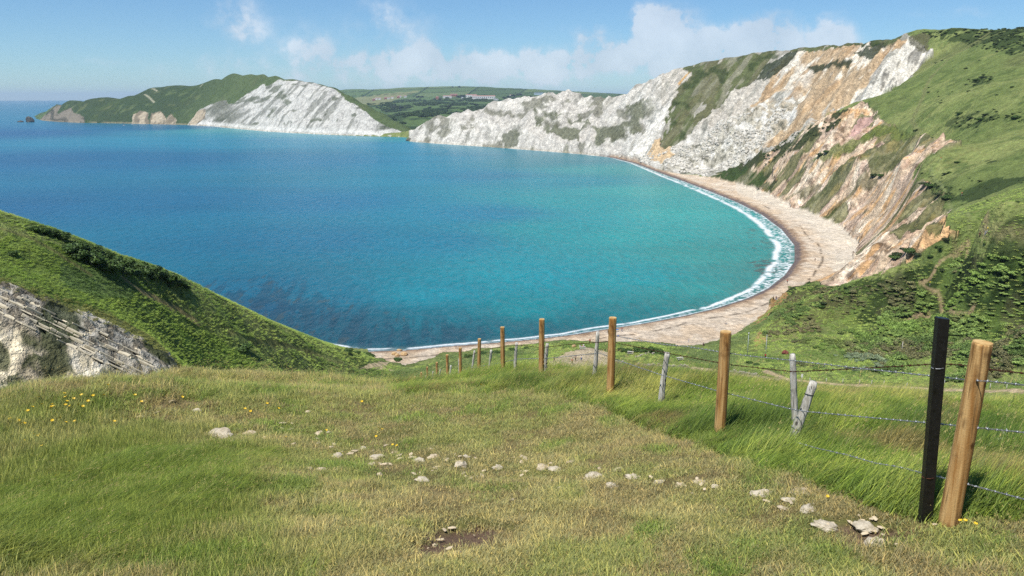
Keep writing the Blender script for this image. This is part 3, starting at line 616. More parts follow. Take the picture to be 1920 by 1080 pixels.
colr = np.stack([upsample(seacol(*np.meshgrid(np.linspace(-.8, .4, 200), np.linspace(l[0], 8.4, 240)))[...,i], np.linspace(-.8, .4, 200), np.linspace(l[0], 8.4, 240), a, l) for i in range(3)], -1)
colr *= (1+wq*.25)[...,None]
px, py = project(X, Y, 0*X); rr = np.hypot(X, Y)
wx = (fbm(X/9, Y/9, 4, 11)-.5)*2; wy = (fbm(X/9, Y/9, 4, 31)-.5)*2; ww = np.clip(9000/rr, 5, 26)
# kelp and ledges showing through the shallows
kelp = sstep(.52, .62, fbm(X/2.4+Y*.05, Y/18, 6, 410, .7)+.10*sstep(60, 10, segdist(X, Y, [PZ(480,572,0)[:2], PZ(600,610,0)[:2], PZ(700,640,0)[:2], PZ(860,640,0)[:2], PZ(1000,628,0)[:2]]))-.10*sstep(50, 110, segdist(X, Y, [PZ(480,572,0)[:2], PZ(700,640,0)[:2], PZ(1000,628,0)[:2]])))*(py > 500)*(.25+.75*sstep(1000, 760, px))
kelp *= sstep(46, 16, segdist(X, Y, [PZ(430,550,0)[:2], PZ(520,600,0)[:2], PZ(600,630,0)[:2], PZ(700,648,0)[:2], PZ(860,642,0)[:2], PZ(1000,632,0)[:2]]))
mixc(colr, lin(40,62,84), kelp*.5)
k2 = sstep(.64, .70, fbm(X/3, Y/9, 4, 411))*(kelp > .1)*(px < 760); mixc(colr, lin(90,84,84), k2*.5)
k3 = M([(1395,500),(1430,488),(1462,492),(1460,508),(1420,514)], .8)*1.0; mixc(colr, lin(100,96,96), k3*sstep(.42, .56, fbm(X/3, Y/3, 4, 412))*.8)
k4 = M([(1400,425),(1440,440),(1450,470),(1420,470)], 1)*1.0; mixc(colr, lin(84,120,124), k4*sstep(.54, .62, fbm(X/3, Y/6, 4, 413))*.6)
dd = -D
mixc(colr, lin(112,134,138), sstep(7, .5, dd)*(rr < 1100)*.55)
# foam: one broken roller with lace between it and the swash
wid = np.interp(py, [250,290,300,330,360,400,450,500,540,580,620,650,660], [0,0,5,11,14,14,13,12,8,5,4.2,3.6,3.0])
wn_ = (fbm(X/14, Y/14, 3, 420)-.5)*5
band1 = sstep(.9, .0, np.abs(dd-wid*.72-wn_*.55)/(wid*.20+.4)); lace = sstep(wid, wid*.5, dd+wn_*.4)*sstep(-.8, .4, dd)
br = sstep(.30, .46, fbm(X/9, Y/9, 4, 421)+.04); lc = sstep(.50, .60, fbm(X/1.3, Y/1.3, 4, 422))
foam = np.clip(band1*br*1.0+lace*lc*.75*sstep(2, 8, wid)+sstep(.7, .0, np.abs(dd-.6+wn_*.12))*.5*(wid > 2), 0, 1)*(wid > .5)*(dd > -.5)
foam = np.maximum(foam, ((rr > 1150)*(rr < 3200)*(px > 75)*sstep(5, 1.5, dd)*sstep(-2, 0, dd)*sstep(.5, .62, fbm(X/12, Y/12, 4, 423))*.8))
ms = NM('sea_water'); ca = ms.attr('col'); fa = ms.attr('foam')
w1 = ms.noise(.22, 5, .6, stretch=((0,0,R(12)), (1.0,.38,1))); w2 = ms.noise(.5, 5, .62, stretch=((0,0,R(-10)), (.8,.36,1))); w3 = ms.noise(2.0, 3, .6, stretch=((0,0,R(8)), (1,.5,1)))
hw = ms.math('ADD', ms.math('MULTIPLY', w1.outputs['Fac'], 2.0), ms.math('ADD', ms.math('MULTIPLY', w2.outputs['Fac'], .8), ms.math('MULTIPLY', w3.outputs['Fac'], .18)))
vv = ms.math('ADD', ms.math('MULTIPLY', w1.outputs['Fac'], .5), ms.math('MULTIPLY', w2.outputs['Fac'], .6))
cc = ms.mix(1.0, ca.outputs['Color'], ms.ramp(vv, [(.38, .82), (.55, 1.0), (.70, 1.17)]), 'MULTIPLY')
fn = ms.noise(1.2, 5, .7); ff = ms.math('MULTIPLY', fa.outputs['Fac'], ms.ramp(fn.outputs['Fac'], [(.3, .55), (.52, 1.0)]), clamp=True)
cc = ms.mix(ff, cc, tuple(lin(244,248,250,.86)))
sea_mat = ms.done(ms.bsdf(cc, .26, .28, ms.bump(hw, .7, .9), IOR=1.33))
sea = grid_mesh('sea', X, Y, np.zeros_like(X), sea_mat, colr*np.array([.42, .63, .54]), {'foam': foam})
# ================================================================== near hilltop
ORANGE = [((1780,974),(1843,641),1.22,.062),((1349,820),(1361,621),1.2,.060),((1144,741),(1149,595),1.2,.058),((1015,708),(1016,598),1.2,.056),((943,700),(942,613),1.2,.055),
 ((898,704),(899,635),1.2,.055),((863.5,713),(863,652),1.2,.055),((839.5,721),(838.5,665),1.2,.055),((819.5,722),(819,679),1.15,.055),((801.5,724),(801,688),1.15,.055),((790.5,724),(790,698),1.0,.055),((778.5,726),(778,706),.95,.055),((774.5,727),(774.5,711),.9,.06)]
def post_depth(b, t, h):
    _, yb, zb = PD(b[0], b[1], 1.0); zb -= CAMZ
    dx, dy, dz = rays(*t); k = yb/dy; return h/(dz*k-zb)
PDEP = [post_depth(b, t, h) for b, t, h, r in ORANGE]
PDEP[10] = PDEP[9]*1.10; PDEP[11] = PDEP[9]*1.2; PDEP[12] = PDEP[9]*1.24
fpx = np.array([o[0][0] for o in ORANGE][::-1]); fdp = np.array(PDEP[::-1])
fpx = np.append(fpx, [1920, 2100]); fdp = np.append(fdp, [4.55, 4.1])
def fence_depth(px): return float(np.exp(np.interp(px, fpx, np.log(fdp))))
print('post depths', [round(d, 1) for d in PDEP])
C = []; S0 = .27
def nz_(x, y, z): C.append((x, y, z))
for x in (-12, -6, -2, 2, 6, 12):
    for y in (-30, -15, -6, 0, 4): nz_(x, y, 78.4-S0*y)
for x, y in ((-7, 7), (-3, 7), (0, 8), (5.5, 7), (-5, 10), (-1, 11)): nz_(x, y, 78.4-S0*y)
for (b, t, h, r), d in zip(ORANGE[:10], PDEP): p = PD(b[0], b[1]+3, d); nz_(*p)
def nr_(px, py, r, dz=0): p = PR(px, py, r); nz_(p[0], p[1], p[2]+dz)
BROW = [(-250,850,8),(0,741,10.5),(100,730,12),(200,716,13.5),(300,696,15),(400,694,16),(500,699,17),(600,703,17.5),(680,716,18),(740,731,30),(1300,704,19),(1400,713,18),(1500,722,17),(1600,732,16),(1700,741,15),(1800,747,14),(1920,752,13),(2150,760,11)]
for x, y, r in BROW:
    if not 720 < x < 800:
        p_ = PR(x, y, 1.0); r = min(1.13*1.6/max((CAMZ-p_[2])-S0*p_[1], .05), 21 if 250 < x < 1350 else 14.5)
        y = y+(18 if x > 1250 else 0)+(8 if 250 < x < 650 else 0)
    nr_(x, y, r); nr_(x, y+3, r*1.3, -.10*r); nr_(x, y, min(r*2.1, 55), -.32*r); 
for x, y, r in [(820,730,38),(900,716,34),(1000,712,24),(1000,716,34),(1100,714,22),(1100,722,33),(1200,714,20),(1200,724,30),(800,738,18),(740,740,17),(860,728,18),(790,736,25),(900,735,50),(1000,738,45),(1100,742,42),(1200,750,40),(820,735,56),(750,745,45),(650,740,30)]: nr_(x, y, r)
for px in (-200, 100, 400, 650, 1500, 1800, 2100): nr_(px, 700, 75, -16)
for px in (800, 900, 1000, 1150, 1300): nr_(px, 700, 75, -22); nr_(px, 760, 60)
nz_(-60, 0, 62); nz_(60, 0, 74); nz_(-40, -30, 76); nz_(40, -30, 88)
C = np.array(C); tn_ = TPS(C[:,:2]/20, C[:,2], reg=1e-6)
a = np.concatenate([np.linspace(-2.9, -.9, 60, endpoint=False), np.linspace(-.9, .9, 900), np.linspace(.92, 2.9, 60)]); l = np.concatenate([np.linspace(math.log(.4), math.log(2.5), 30, endpoint=False), np.linspace(math.log(2.5), math.log(78), 620)])
X, Y = polar(a, l)
Zb = coarse_field(lambda x, y: tn_(x/20, y/20), a[0], a[-1], 300, l[0], l[-1], 200, a, l)
px, py = project(X, Y, Zb); rr = np.hypot(X, Y)
hum = (fbm(X/2.2, Y/2.2, 4, 501)-.5)*.16+(fbm(X/.35, Y/.35, 3, 502)-.5)*.05
def ell(px, py, cx, cy, rx, ry, ang=0):
    c, s = math.cos(R(ang)), math.sin(R(ang)); dx, dy = px-cx, py-cy
    return np.sqrt(((dx*c+dy*s)/rx)**2+((-dx*s+dy*c)/ry)**2)
SOIL = [(862,1010,125,36,-5,1.35),(1640,994,110,22,3,1.3),(1690,998,70,13,0,1.1),(1580,985,50,10,0,.9),(250,785,60,16,0,.4),(330,760,90,14,-3,.35),(740,915,30,10,0,.4),(960,1070,60,12,0,.6),(1460,1062,70,10,0,.3),(400,830,60,14,0,.3),(850,880,260,36,4,.25),(1250,895,240,22,6,.25)]
def soil(px, py, X, Y):
    n = fbm(X/.12, Y/.12, 3, 511)-.5; m = np.zeros(px.shape)
    for cx, cy, rx, ry, an, s in SOIL: m = np.maximum(m, s*sstep(1.25, .65, ell(px, py, cx, cy, rx, ry, an)+n*1.6))
    return m
LONG = [(690,716),(780,735),(900,722),(1000,728),(1100,755),(1200,790),(1290,822),(1380,862),(1480,885),(1560,915),(1640,950),(1720,975),(1790,985),(1860,980),(2300,940),(2300,600),(690,600)]
def longmask(px, py, X, Y):
    w = (fbm(X/.9, Y/.9, 4, 521)-.5)*190
    return pip(px+w, py+w*.5, LONG)*1.0
def lushmask(px, py, X, Y):
    n = (fbm(X/.8, Y/.8, 4, 522)-.5)*1.1
    m = np.maximum.reduce([sstep(1.3, .6, ell(px, py, 150, 960, 330, 150, 0)+n), sstep(1.3, .6, ell(px, py, 290, 905, 200, 60, -8)+n), .6*sstep(1.3, .7, ell(px, py, 60, 830, 160, 90)+n), .5*sstep(1.3, .6, ell(px, py, 430, 1040, 200, 60)+n)])
    return m
BT = [(-300,900),(0,741),(100,722),(200,712),(300,699),(400,697),(500,701),(600,705),(680,719),(740,730),(780,731),(850,723),(880,713),(900,709),(943,704),(1000,706),(1100,710),(1200,714),(1300,722),(1400,736),(1500,748),(1600,757),(1700,763),(1800,767),(1920,772),(2200,790)]
dep_ = np.maximum(Y*math.cos(PITCH)-(Zb-CAMZ)*math.sin(PITCH), .1); over = np.where((rr > 7) & (Y > 4), np.maximum(np.interp(px, [p_[0] for p_ in BT], [p_[1] for p_ in BT])-py, 0), 0)
Zb = Zb-over*dep_/F*1.06
sm = soil(px, py, X, Y); lm = longmask(px, py, X, Y); lu = lushmask(px, py, X, Y)
H = Zb+hum*np.clip(rr/4, .4, 1.3)+lm*.03-sm*.03
Ng = Grid(a, l, H)
col = np.zeros(X.shape+(3,)); col[:] = lin(132,118,78,.62)
mixc(col, lin(106,110,56,.62), sstep(.4, .6, fbm(X/.6, Y/.6, 4, 530))*.8); mixc(col, lin(160,142,104,.7), sstep(.5, .65, fbm(X/.9, Y/.9, 4, 531))*.5)
mixc(col, lin(76,90,38,.6), np.clip(lm*.8+lu*.6, 0, .9)); mixc(col, lin(120,104,78,.6), sm)
mn = NM('trodden_turf_soil'); ca = mn.attr('col'); na = mn.noise(9, 5, .7); nb = mn.noise(60, 4, .7)
cc = mn.mix(1.0, ca.outputs['Color'], mn.ramp(mn.math('MULTIPLY_ADD', nb.outputs['Fac'], .6, mn.math('MULTIPLY', na.outputs['Fac'], .5)), [(.35, .5), (.55, 1.0), (.75, 1.5)]), 'MULTIPLY')
near_mat = mn.done(mn.bsdf(cc, .95, .1, mn.bump(mn.math('ADD', na.outputs['Fac'], mn.math('MULTIPLY', nb.outputs['Fac'], .3)), .8, .04)))
ground = grid_mesh('ground', X, Y, H, near_mat, col)
# ================================================================== grass
STN = [(411,818,22,9,'jagged pale stone cluster lying left of the stony path'),(463,815,13,4,0),(633,856,10,6,'small white stone at the left start of the stone line'),(707,860,14,6,0),(697,872,8,3,0),(786,866,11,8,'white pointed stone left of centre in the stone line'),
 (864,875,13,10,'rounded block stone in the middle of the stone line'),(862,868,9,5,0),(934,879,10,8,'white peaked stone right of the rounded block'),(875,857,8,3,0),(812,857,12,4,0),(738,850,8,4,0),(680,842,8,3,0),(603,881,12,4,0),(712,891,6,4,0),(793,901,13,4,0),(873,895,5,3,0),
 (1022,877,16,4,0),(1042,880,12,4,0),(1113,896,17,6,'flat pale stone right of centre in the stone line'),(1186,897,14,6,0),(1148,912,12,3,0),(1123,880,4,4,0),(1160,881,9,3,0),(1237,905,10,4,0),(1276,910,9,4,0),(1311,905,12,4,0),(1341,914,8,3,0),(1428,929,20,7,'long low pale stone right of the stone line'),
 (1500,922,18,4,0),(1481,938,13,5,0),(1513,956,17,8,'pale rounded stone near the bare soil patch'),(1470,955,14,3,0),(1551,988,24,6,'wide flat pale stone above the bare soil by the fence'),(1621,989,17,7,'pale stone at the left edge of the bare soil by the fence'),(1643,1021,17,7,'lowest pale stone in front of the bare soil'),
 (628,855,4,2,0),(577,773,6,2,0),(598,812,7,3,0),(617,811,5,2,0),(580,880,6,2,0),(545,806,5,2,0),(370,770,8,3,0),(320,754,7,3,0),(816,1024,5,4,0),(942,1040,3,2,0),(1380,1017,7,2,0),(1142,1007,3,2,0),(960,938,4,2,0)]
def blades(n, rad, h0, h1, w, bend0, bend1, wind=0.0, lay=0.0, heads=False, seed=0, segs=3, hw=None):
    g = np.random.default_rng(seed); V = []; Fc = []; bl = []
    for i in range(n):
        ang = g.uniform(0, 2*math.pi); rd = rad*math.sqrt(g.uniform()); x, y = rd*math.cos(ang), rd*math.sin(ang)
        h = g.uniform(h0, h1)*(1-.35*(rd/rad)**2); th = g.uniform(0, 2*math.pi)
        d = np.array([math.cos(th), math.sin(th)])*(1-wind)+np.array([.95, .3])*wind; d /= np.linalg.norm(d)+1e-9
        bnd = g.uniform(bend0, bend1); sx, sy = -d[1], d[0]
        tw = g.uniform(-.8, .8); sx, sy = sx*math.cos(tw)-sy*math.sin(tw), sx*math.sin(tw)+sy*math.cos(tw)
        ww = w*g.uniform(.7, 1.3); b = len(V); r = g.uniform()
        px_, pz_ = 0.0, -0.01; ang_ = lay*g.uniform(.6, 1); L = h/segs
        for k in range(segs+1):
            t = k/segs; wk = ww*(1-t**1.5)*.5 if not heads else ww*.25
            cx, cy = x+d[0]*px_, y+d[1]*px_
            if k < segs or heads: V += [(cx-sx*wk, cy-sy*wk, pz_), (cx+sx*wk, cy+sy*wk, pz_)]; bl += [r, r]
            else: V.append((cx, cy, pz_)); bl.append(r)
            if k > 0:
                if k < segs or heads: Fc.append((b+2*k-2, b+2*k-1, b+2*k+1, b+2*k))
                else: Fc.append((b+2*k-2, b+2*k-1, b+2*k))
            ang_ += bnd/segs; px_ += L*math.sin(ang_); pz_ += L*math.cos(ang_)
        if heads:     # drooping seed head
            hl = h*.16
            for q in range(5):
                b = len(V); t = q/5.; hx = px_+hl*t*math.sin(ang_); hz_ = pz_+hl*t*math.cos(ang_); aw = (hw or .005)*(1.1-t)*2
                oa = g.uniform(0, 6.28); ox, oy = math.cos(oa)*aw, math.sin(oa)*aw
                cx, cy = x+d[0]*hx, y+d[1]*hx
                V += [(cx-ox*.3, cy-oy*.3, hz_), (cx+ox, cy+oy, hz_+hl*.12), (cx+ox*.6, cy+oy*.6, hz_+hl*.3)]; bl += [1.0]*3; Fc.append((b, b+1, b+2))
    me = bpy.data.meshes.new('tuft'); me.from_pydata(V, [], Fc); at = me.attributes.new('bl', 'FLOAT', 'POINT'); at.data.foreach_set('value', bl)
    me.polygons.foreach_set('use_smooth', [True]*len(Fc)); return me
def grass_mat(name, spread=.5, trans=.42, ramp=None):
    m = NM(name); t = m.attr('tint', True); b = m.attr('bl')
    k = m.ramp(b.outputs['Fac'], ramp or [(0, (.40,.5,.42)), (.4, (.95,1,.95)), (.75, (1.35,1.3,.95)), (1, (2.0,1.8,1.35))])
    c = m.mix(1.0, t.outputs['Color'], k, 'MULTIPLY')
    d = m.bsdf(c, .55, .25); tr = m.n('ShaderNodeBsdfTranslucent'); m.l(c, tr.inputs[0]); mx = m.n('ShaderNodeMixShader'); mx.inputs[0].default_value = trans
    m.l(d, mx.inputs[1]); m.l(tr.outputs[0], mx.inputs[2]); return m.done(mx.outputs[0])
gm = grass_mat('grass_blades')
def make_coll(name, meshes, mat):
    c = bpy.data.collections.new(name)
    for i, me in enumerate(meshes):
        if not me.materials: me.materials.append(mat)
        o = bpy.data.objects.new('%s%02d' % (name, i), me); c.objects.link(o)
    return c
def scatter(name, coll, pos, kind, rotz, scl, tint, tilt=None):
    me = bpy.data.meshes.new(name); n = len(pos); me.vertices.add(n); me.vertices.foreach_set('co', np.asarray(pos, np.float32).ravel())
    a_ = me.attributes.new('pick', 'INT', 'POINT'); a_.data.foreach_set('value', np.asarray(kind, np.int32))
    a_ = me.attributes.new('turn', 'FLOAT_VECTOR', 'POINT'); e = np.zeros((n, 3), np.float32); e[:,2] = rotz
    if tilt is not None: e[:,:2] = tilt
    a_.data.foreach_set('vector', e.ravel())
    a_ = me.attributes.new('size', 'FLOAT_VECTOR', 'POINT'); s_ = np.asarray(scl, np.float32); s_ = s_ if s_.ndim == 2 else np.repeat(s_[:,None], 3, 1); a_.data.foreach_set('vector', s_.ravel())
    a_ = me.attributes.new('tint', 'FLOAT_COLOR', 'POINT'); cc = np.ones((n, 4), np.float32); cc[:,:3] = tint; a_.data.foreach_set('color', cc.ravel())
    o = link(bpy.data.objects.new(name, me)); o['kind'] = 'stuff'
    t = bpy.data.node_groups.new(name, 'GeometryNodeTree'); t.interface.new_socket('Geometry', in_out='INPUT', socket_type='NodeSocketGeometry'); t.interface.new_socket('Geometry', in_out='OUTPUT', socket_type='NodeSocketGeometry')
    gi = t.nodes.new('NodeGroupInput'); go = t.nodes.new('NodeGroupOutput'); ip = t.nodes.new('GeometryNodeInstanceOnPoints'); ci = t.nodes.new('GeometryNodeCollectionInfo')
    ci.inputs['Collection'].default_value = coll; ci.inputs['Separate Children'].default_value = True; ci.inputs['Reset Children'].default_value = True
    ip.inputs['Pick Instance'].default_value = True
    def na_(nm, ty):
        q = t.nodes.new('GeometryNodeInputNamedAttribute'); q.data_type = ty; q.inputs['Name'].default_value = nm; return q.outputs[0]
    L = t.links; L.new(gi.outputs[0], ip.inputs['Points']); L.new(ci.outputs[0], ip.inputs['Instance']); L.new(na_('pick', 'INT'), ip.inputs['Instance Index'])
    L.new(na_('turn', 'FLOAT_VECTOR'), ip.inputs['Rotation']); L.new(na_('size', 'FLOAT_VECTOR'), ip.inputs['Scale']); L.new(ip.outputs[0], go.inputs[0])
    md = o.modifiers.new('scatter', 'NODES'); md.node_group = t; return o
tf = [blades(60, .15, .018, .055, .0045, .2, 1.2, 0, .5, seed=i) for i in range(4)]                      # 0-3 nibbled turf
tf += [blades(60, .14, .05, .13, .0050, .3, 1.3, .25, .25, seed=10+i) for i in range(4)]               # 4-7 medium
tf += [blades(50, .15, .01, .04, .0045, .1, .8, 0, 1.25, seed=20+i, segs=2) for i in range(3)]           # 8-10 flat thatch
tf += [blades(7, .10, .10, .22, .002, .3, 1.0, .4, .1, True, seed=30+i, hw=.004) for i in range(2)]     # 11-12 thin seeding stalks
def tuft_field(n, r0, r1, seed, az=.88):
    g = np.random.default_rng(seed); A = g.uniform(-az, az, n); Lr = g.uniform(math.log(r0), math.log(r1), n)
    x, y = np.exp(Lr)*np.sin(A), np.exp(Lr)*np.cos(A); z = Ng.h(x, y); q = project(x, y, z); return x, y, z, q[0], q[1], np.exp(Lr), g
def colmix(base, pairs):
    c = np.repeat(base[None], len(pairs[0][1]), 0)
    for k, m in pairs: c = c*(1-m[:,None])+k*m[:,None]
    return c
def greens(x, y, g, L, U):
    a1 = fbm(x/.7, y/.7, 4, 540); a2 = fbm(x/2.5, y/2.5, 3, 541); a3 = fbm(x/.25, y/.25, 2, 542)
    c = colmix(lin(158,160,100,1.0), [(lin(134,152,78,.95), sstep(.45, .6, a1)), (lin(192,176,132,1.0), sstep(.42, .56, a2*.5+a3*.5)*.65), (lin(164,146,112,.9), sstep(.58, .68, a3)*.6),
        (lin(128,144,62,.9), np.clip(U, 0, 1)*.8), (lin(122,150,58,.9), L*.75)])
    return c*g.uniform(.75, 1.25, len(x))[:,None]
x, y, z, qx, qy, r, g = tuft_field(150000, 2.4, 24, 601)
s_ = soil(qx, qy, x, y); L = longmask(qx, qy, x, y); U = lushmask(qx, qy, x, y); br_ = fbm(x/.5, y/.5, 3, 560)
for sx_, sy_, sw_, sh_, _ in STN: s_ = np.maximum(s_, 1.0*(ell(qx, qy, sx_, sy_+sh_*.6, sw_*1.05+2, sh_*1.0+3) < 1))
thin = sstep(.50, .62, fbm(x/.45, y/.45, 4, 575))*(1-L)*(1-np.clip(U, 0, 1))*sstep(430, 620, qx+(fbm(x, y, 3, 576)-.5)*200)
s_ = np.maximum(s_, .62*thin)
keep = (g.uniform(size=len(x)) > s_*1.15); kind = g.integers(0, 4, len(x))
pm = np.clip(.05+.8*U+1.0*L+.4*(qy < 750)+.3*sstep(.55, .7, br_), 0, 1)
kind = np.where(g.uniform(size=len(x)) < pm, 4+g.integers(0, 4, len(x)), kind); kind = np.where((g.uniform(size=len(x)) < .16) & (U < .3) & (L < .5), 8+g.integers(0, 3, len(x)), kind)
th = g.uniform(size=len(x)) < .015*(1+2*(qy < 770)); kind = np.where(th, 11+g.integers(0, 2, len(x)), kind)
tint = greens(x, y, g, L, U); straw = lin(200,184,138,.85); tint[kind >= 8] = (straw*g.uniform(.7, 1.1, (int((kind >= 8).sum()), 1)))
ex = g.uniform(.7, 1.35, len(x))*np.clip(r/9, .9, 1.9)*np.where(kind >= 11, .8, 1)
sc3 = np.stack([ex, ex, ex*np.where((kind >= 4) & (kind < 8), .8+.7*U, 1)], -1)
rot = np.where((kind >= 4), g.uniform(-.5, .5, len(x)), g.uniform(0, 6.28, len(x)))
k = keep
scatter('grass', make_coll('turf_tufts', tf, gm), np.stack([x, y, z], -1)[k], kind[k], rot[k], sc3[k], tint[k])
# long wind-combed grass along the fence and on the lush knoll
lg = [blades(70, .17, .20, .42, .0062, .7, 1.7, .75, .25, seed=50+i, segs=4) for i in range(4)]
lg += [blades(56, .14, .12, .26, .0056, .5, 1.5, .7, .3, seed=60+i, segs=3) for i in range(3)]
lg += [blades(9, .12, .34, .55, .0028, .5, 1.1, .8, .15, True, seed=70+i, segs=4, hw=.0045) for i in range(3)]
x, y, z, qx, qy, r, g = tuft_field(62000, 3.2, 62, 602)
L = longmask(qx, qy, x, y); U = lushmask(qx, qy, x, y); e1 = fbm(x/1.1, y/1.1, 4, 570)
edge = sstep(860, 720, qy)
pl = np.clip(L*(.40+.6*sstep(.40, .56, e1)), 0, 1)+U*.30*sstep(.42, .6, e1)+.9*(ell(qx, qy, 300, 915, 170, 50, -10)+(e1-.5)*2.2 < 1)+.7*(ell(qx, qy, 110, 990, 160, 60, -6)+(e1-.5)*2.5 < 1)+.20*(qy < 752)*(qy > 600)+.03*(qx < 260)
pl = np.where(r > 20, 1.0, pl)
kind = np.where(g.uniform(size=len(x)) < .7, g.integers(0, 4, len(x)), 4+g.integers(0, 3, len(x)))
kind = np.where((L < .5), 4+g.integers(0, 3, len(x)), kind)
kind = np.where(g.uniform(size=len(x)) < .035+.08*((L < .5) & (qy < 760)), 7+g.integers(0, 3, len(x)), kind)
clear = np.ones(len(x), bool)
keep = (g.uniform(size=len(x)) < pl)
tint = colmix(lin(144,158,78,.95), [(lin(122,144,62,.88), sstep(.45, .6, fbm(x/.8, y/.8, 3, 571))), (lin(176,172,104,.95), sstep(.5, .64, fbm(x/1.6, y/1.6, 3, 572))*.7), (lin(84,116,48,.75), (L > .5)*sstep(.52, .64, fbm(x/2.6, y/2.6, 4, 577))*.75), (lin(150,128,92,.8), (L > .5)*sstep(.60, .68, fbm(x/.9, y/.9, 3, 578))*.7), (lin(160,152,98,.9), (L < .5)*(U < .3)*.6), (lin(118,138,58,.88), np.clip(U,0,1)*(L < .5)*.8)])*g.uniform(.7, 1.25, len(x))[:,None]
tint[kind >= 7] = lin(210,196,150,.8)*g.uniform(.75, 1.1, (int((kind >= 7).sum()), 1))
ex = g.uniform(.75, 1.2, len(x))*np.clip(r/14, .85, 1.7)*np.where((L < .5), .85, 1); ex = np.where(r > 20, ex*.8, ex)
Ls = np.mean([pip(qx+q_*.8, qy-q_*(.5+r*.0), LONG)*1.0 for q_ in (-60, -20, 20, 60, 100, 140)], 0); Ls = np.clip(Ls+(r > 12)*.4, 0, 1)
big = (ell(qx, qy, 300, 915, 190, 60, -10) < 1.2) | (ell(qx, qy, 110, 990, 180, 70, -6) < 1.2); kind = np.where(big & (kind < 7), g.integers(0, 4, len(x)), kind)
sc3 = np.stack([ex, ex, ex*np.where(L > .5, (.35+.65*Ls)*sstep(-.1, .95, np.clip(L*e1*1.7, 0, 1))*(.65+.9*sstep(.35, .7, fbm(x/1.5, y/1.5, 3, 579))), .7)], -1)
scatter('long_grass', make_coll('long_tufts', lg, gm), np.stack([x, y, z], -1)[keep], kind[keep], g.uniform(-.45, .45, len(x))[keep], sc3[keep], tint[keep])
# ================================================================== small builders
def mesh_obj(name, V, Fc, mat, parent=None, smooth=True, loc=None):
    me = bpy.data.meshes.new(name); me.from_pydata([tuple(v) for v in V], [], Fc)
    if smooth: me.polygons.foreach_set('use_smooth', [True]*len(me.polygons))
    me.materials.append(mat); o = link(bpy.data.objects.new(name, me))
    if parent: o.parent = parent
    if loc is not None: o.location = loc
    return o
def empty(name, loc, rz=0):
    o = link(bpy.data.objects.new(name, None)); o.location = loc; o.rotation_euler = (0, 0, rz); o.empty_display_size = .2; return o
def lathe_chain(pts, rads, n=12, cap=True, lump=0, seed=0):
    """rings swept along pts"""
    g = np.random.default_rng(seed); V = []; Fc = []; pts = [np.array(p, float) for p in pts]; ph = g.uniform(0, 6.28, 4); la_ = g.uniform(.3, 1, 4)
    up = np.array([0, 1, 0.0]) if abs((pts[-1]-pts[0])[1]) < .9*np.linalg.norm(pts[-1]-pts[0]) else np.array([1.0, 0, 0])
    for i, p in enumerate(pts):
        t = pts[min(i+1, len(pts)-1)]-pts[max(i-1, 0)]; t /= np.linalg.norm(t)+1e-12
        u = np.cross(up, t); u /= np.linalg.norm(u)+1e-12; v = np.cross(t, u)
        for k in range(n):
            a_ = 2*math.pi*k/n; rr_ = rads[i]*(1+lump*(math.sin(2*a_+ph[0]+i*.07)*la_[0]+math.sin(3*a_+ph[1])*la_[1]+.6*math.sin(5*a_+ph[2]+i*.3)*la_[2]))
            V.append(p+rr_*(math.cos(a_)*u+math.sin(a_)*v))
    for i in range(len(pts)-1):
        for k in range(n): Fc.append((i*n+k, i*n+(k+1) % n, (i+1)*n+(k+1) % n, (i+1)*n+k))
    if cap: Fc.append(tuple(range(n))[::-1]); Fc.append(tuple((len(pts)-1)*n+k for k in range(n)))
    return V, Fc
def join(parts):
    V = []; Fc = []
    for v, f in parts:
        b = len(V); V += list(v); Fc += [tuple(q+b for q in t) for t in f]
    return V, Fc
def box(c, s, rz=0):
    cx, cy, cz_ = c; hx, hy, hz_ = s[0]/2, s[1]/2, s[2]/2; co, si = math.cos(rz), math.sin(rz); V = []
    for dz in (-hz_, hz_):
        for dx, dy in ((-hx,-hy),(hx,-hy),(hx,hy),(-hx,hy)): V.append((cx+dx*co-dy*si, cy+dx*si+dy*co, cz_+dz))
    return V, [(3,2,1,0),(4,5,6,7),(0,1,5,4),(1,2,6,5),(2,3,7,6),(3,0,4,7)]
def simple(name, c, rough=.8, spec=.3, metal=0, nscale=None, var=.25, bump=0, bd=.01):
    m = NM(name); col = tuple(float(q) for q in c); nrm = None
    if nscale:
        n_ = m.noise(nscale, 5, .65); col = m.mix(1.0, col, m.ramp(n_.outputs['Fac'], [(.3, 1-var*1.6), (.5, 1.0), (.7, 1+var)]), 'MULTIPLY')
        if bump: nrm = m.bump(n_.outputs['Fac'], bump, bd)
    return m.done(m.bsdf(col, rough, spec, nrm, metal))
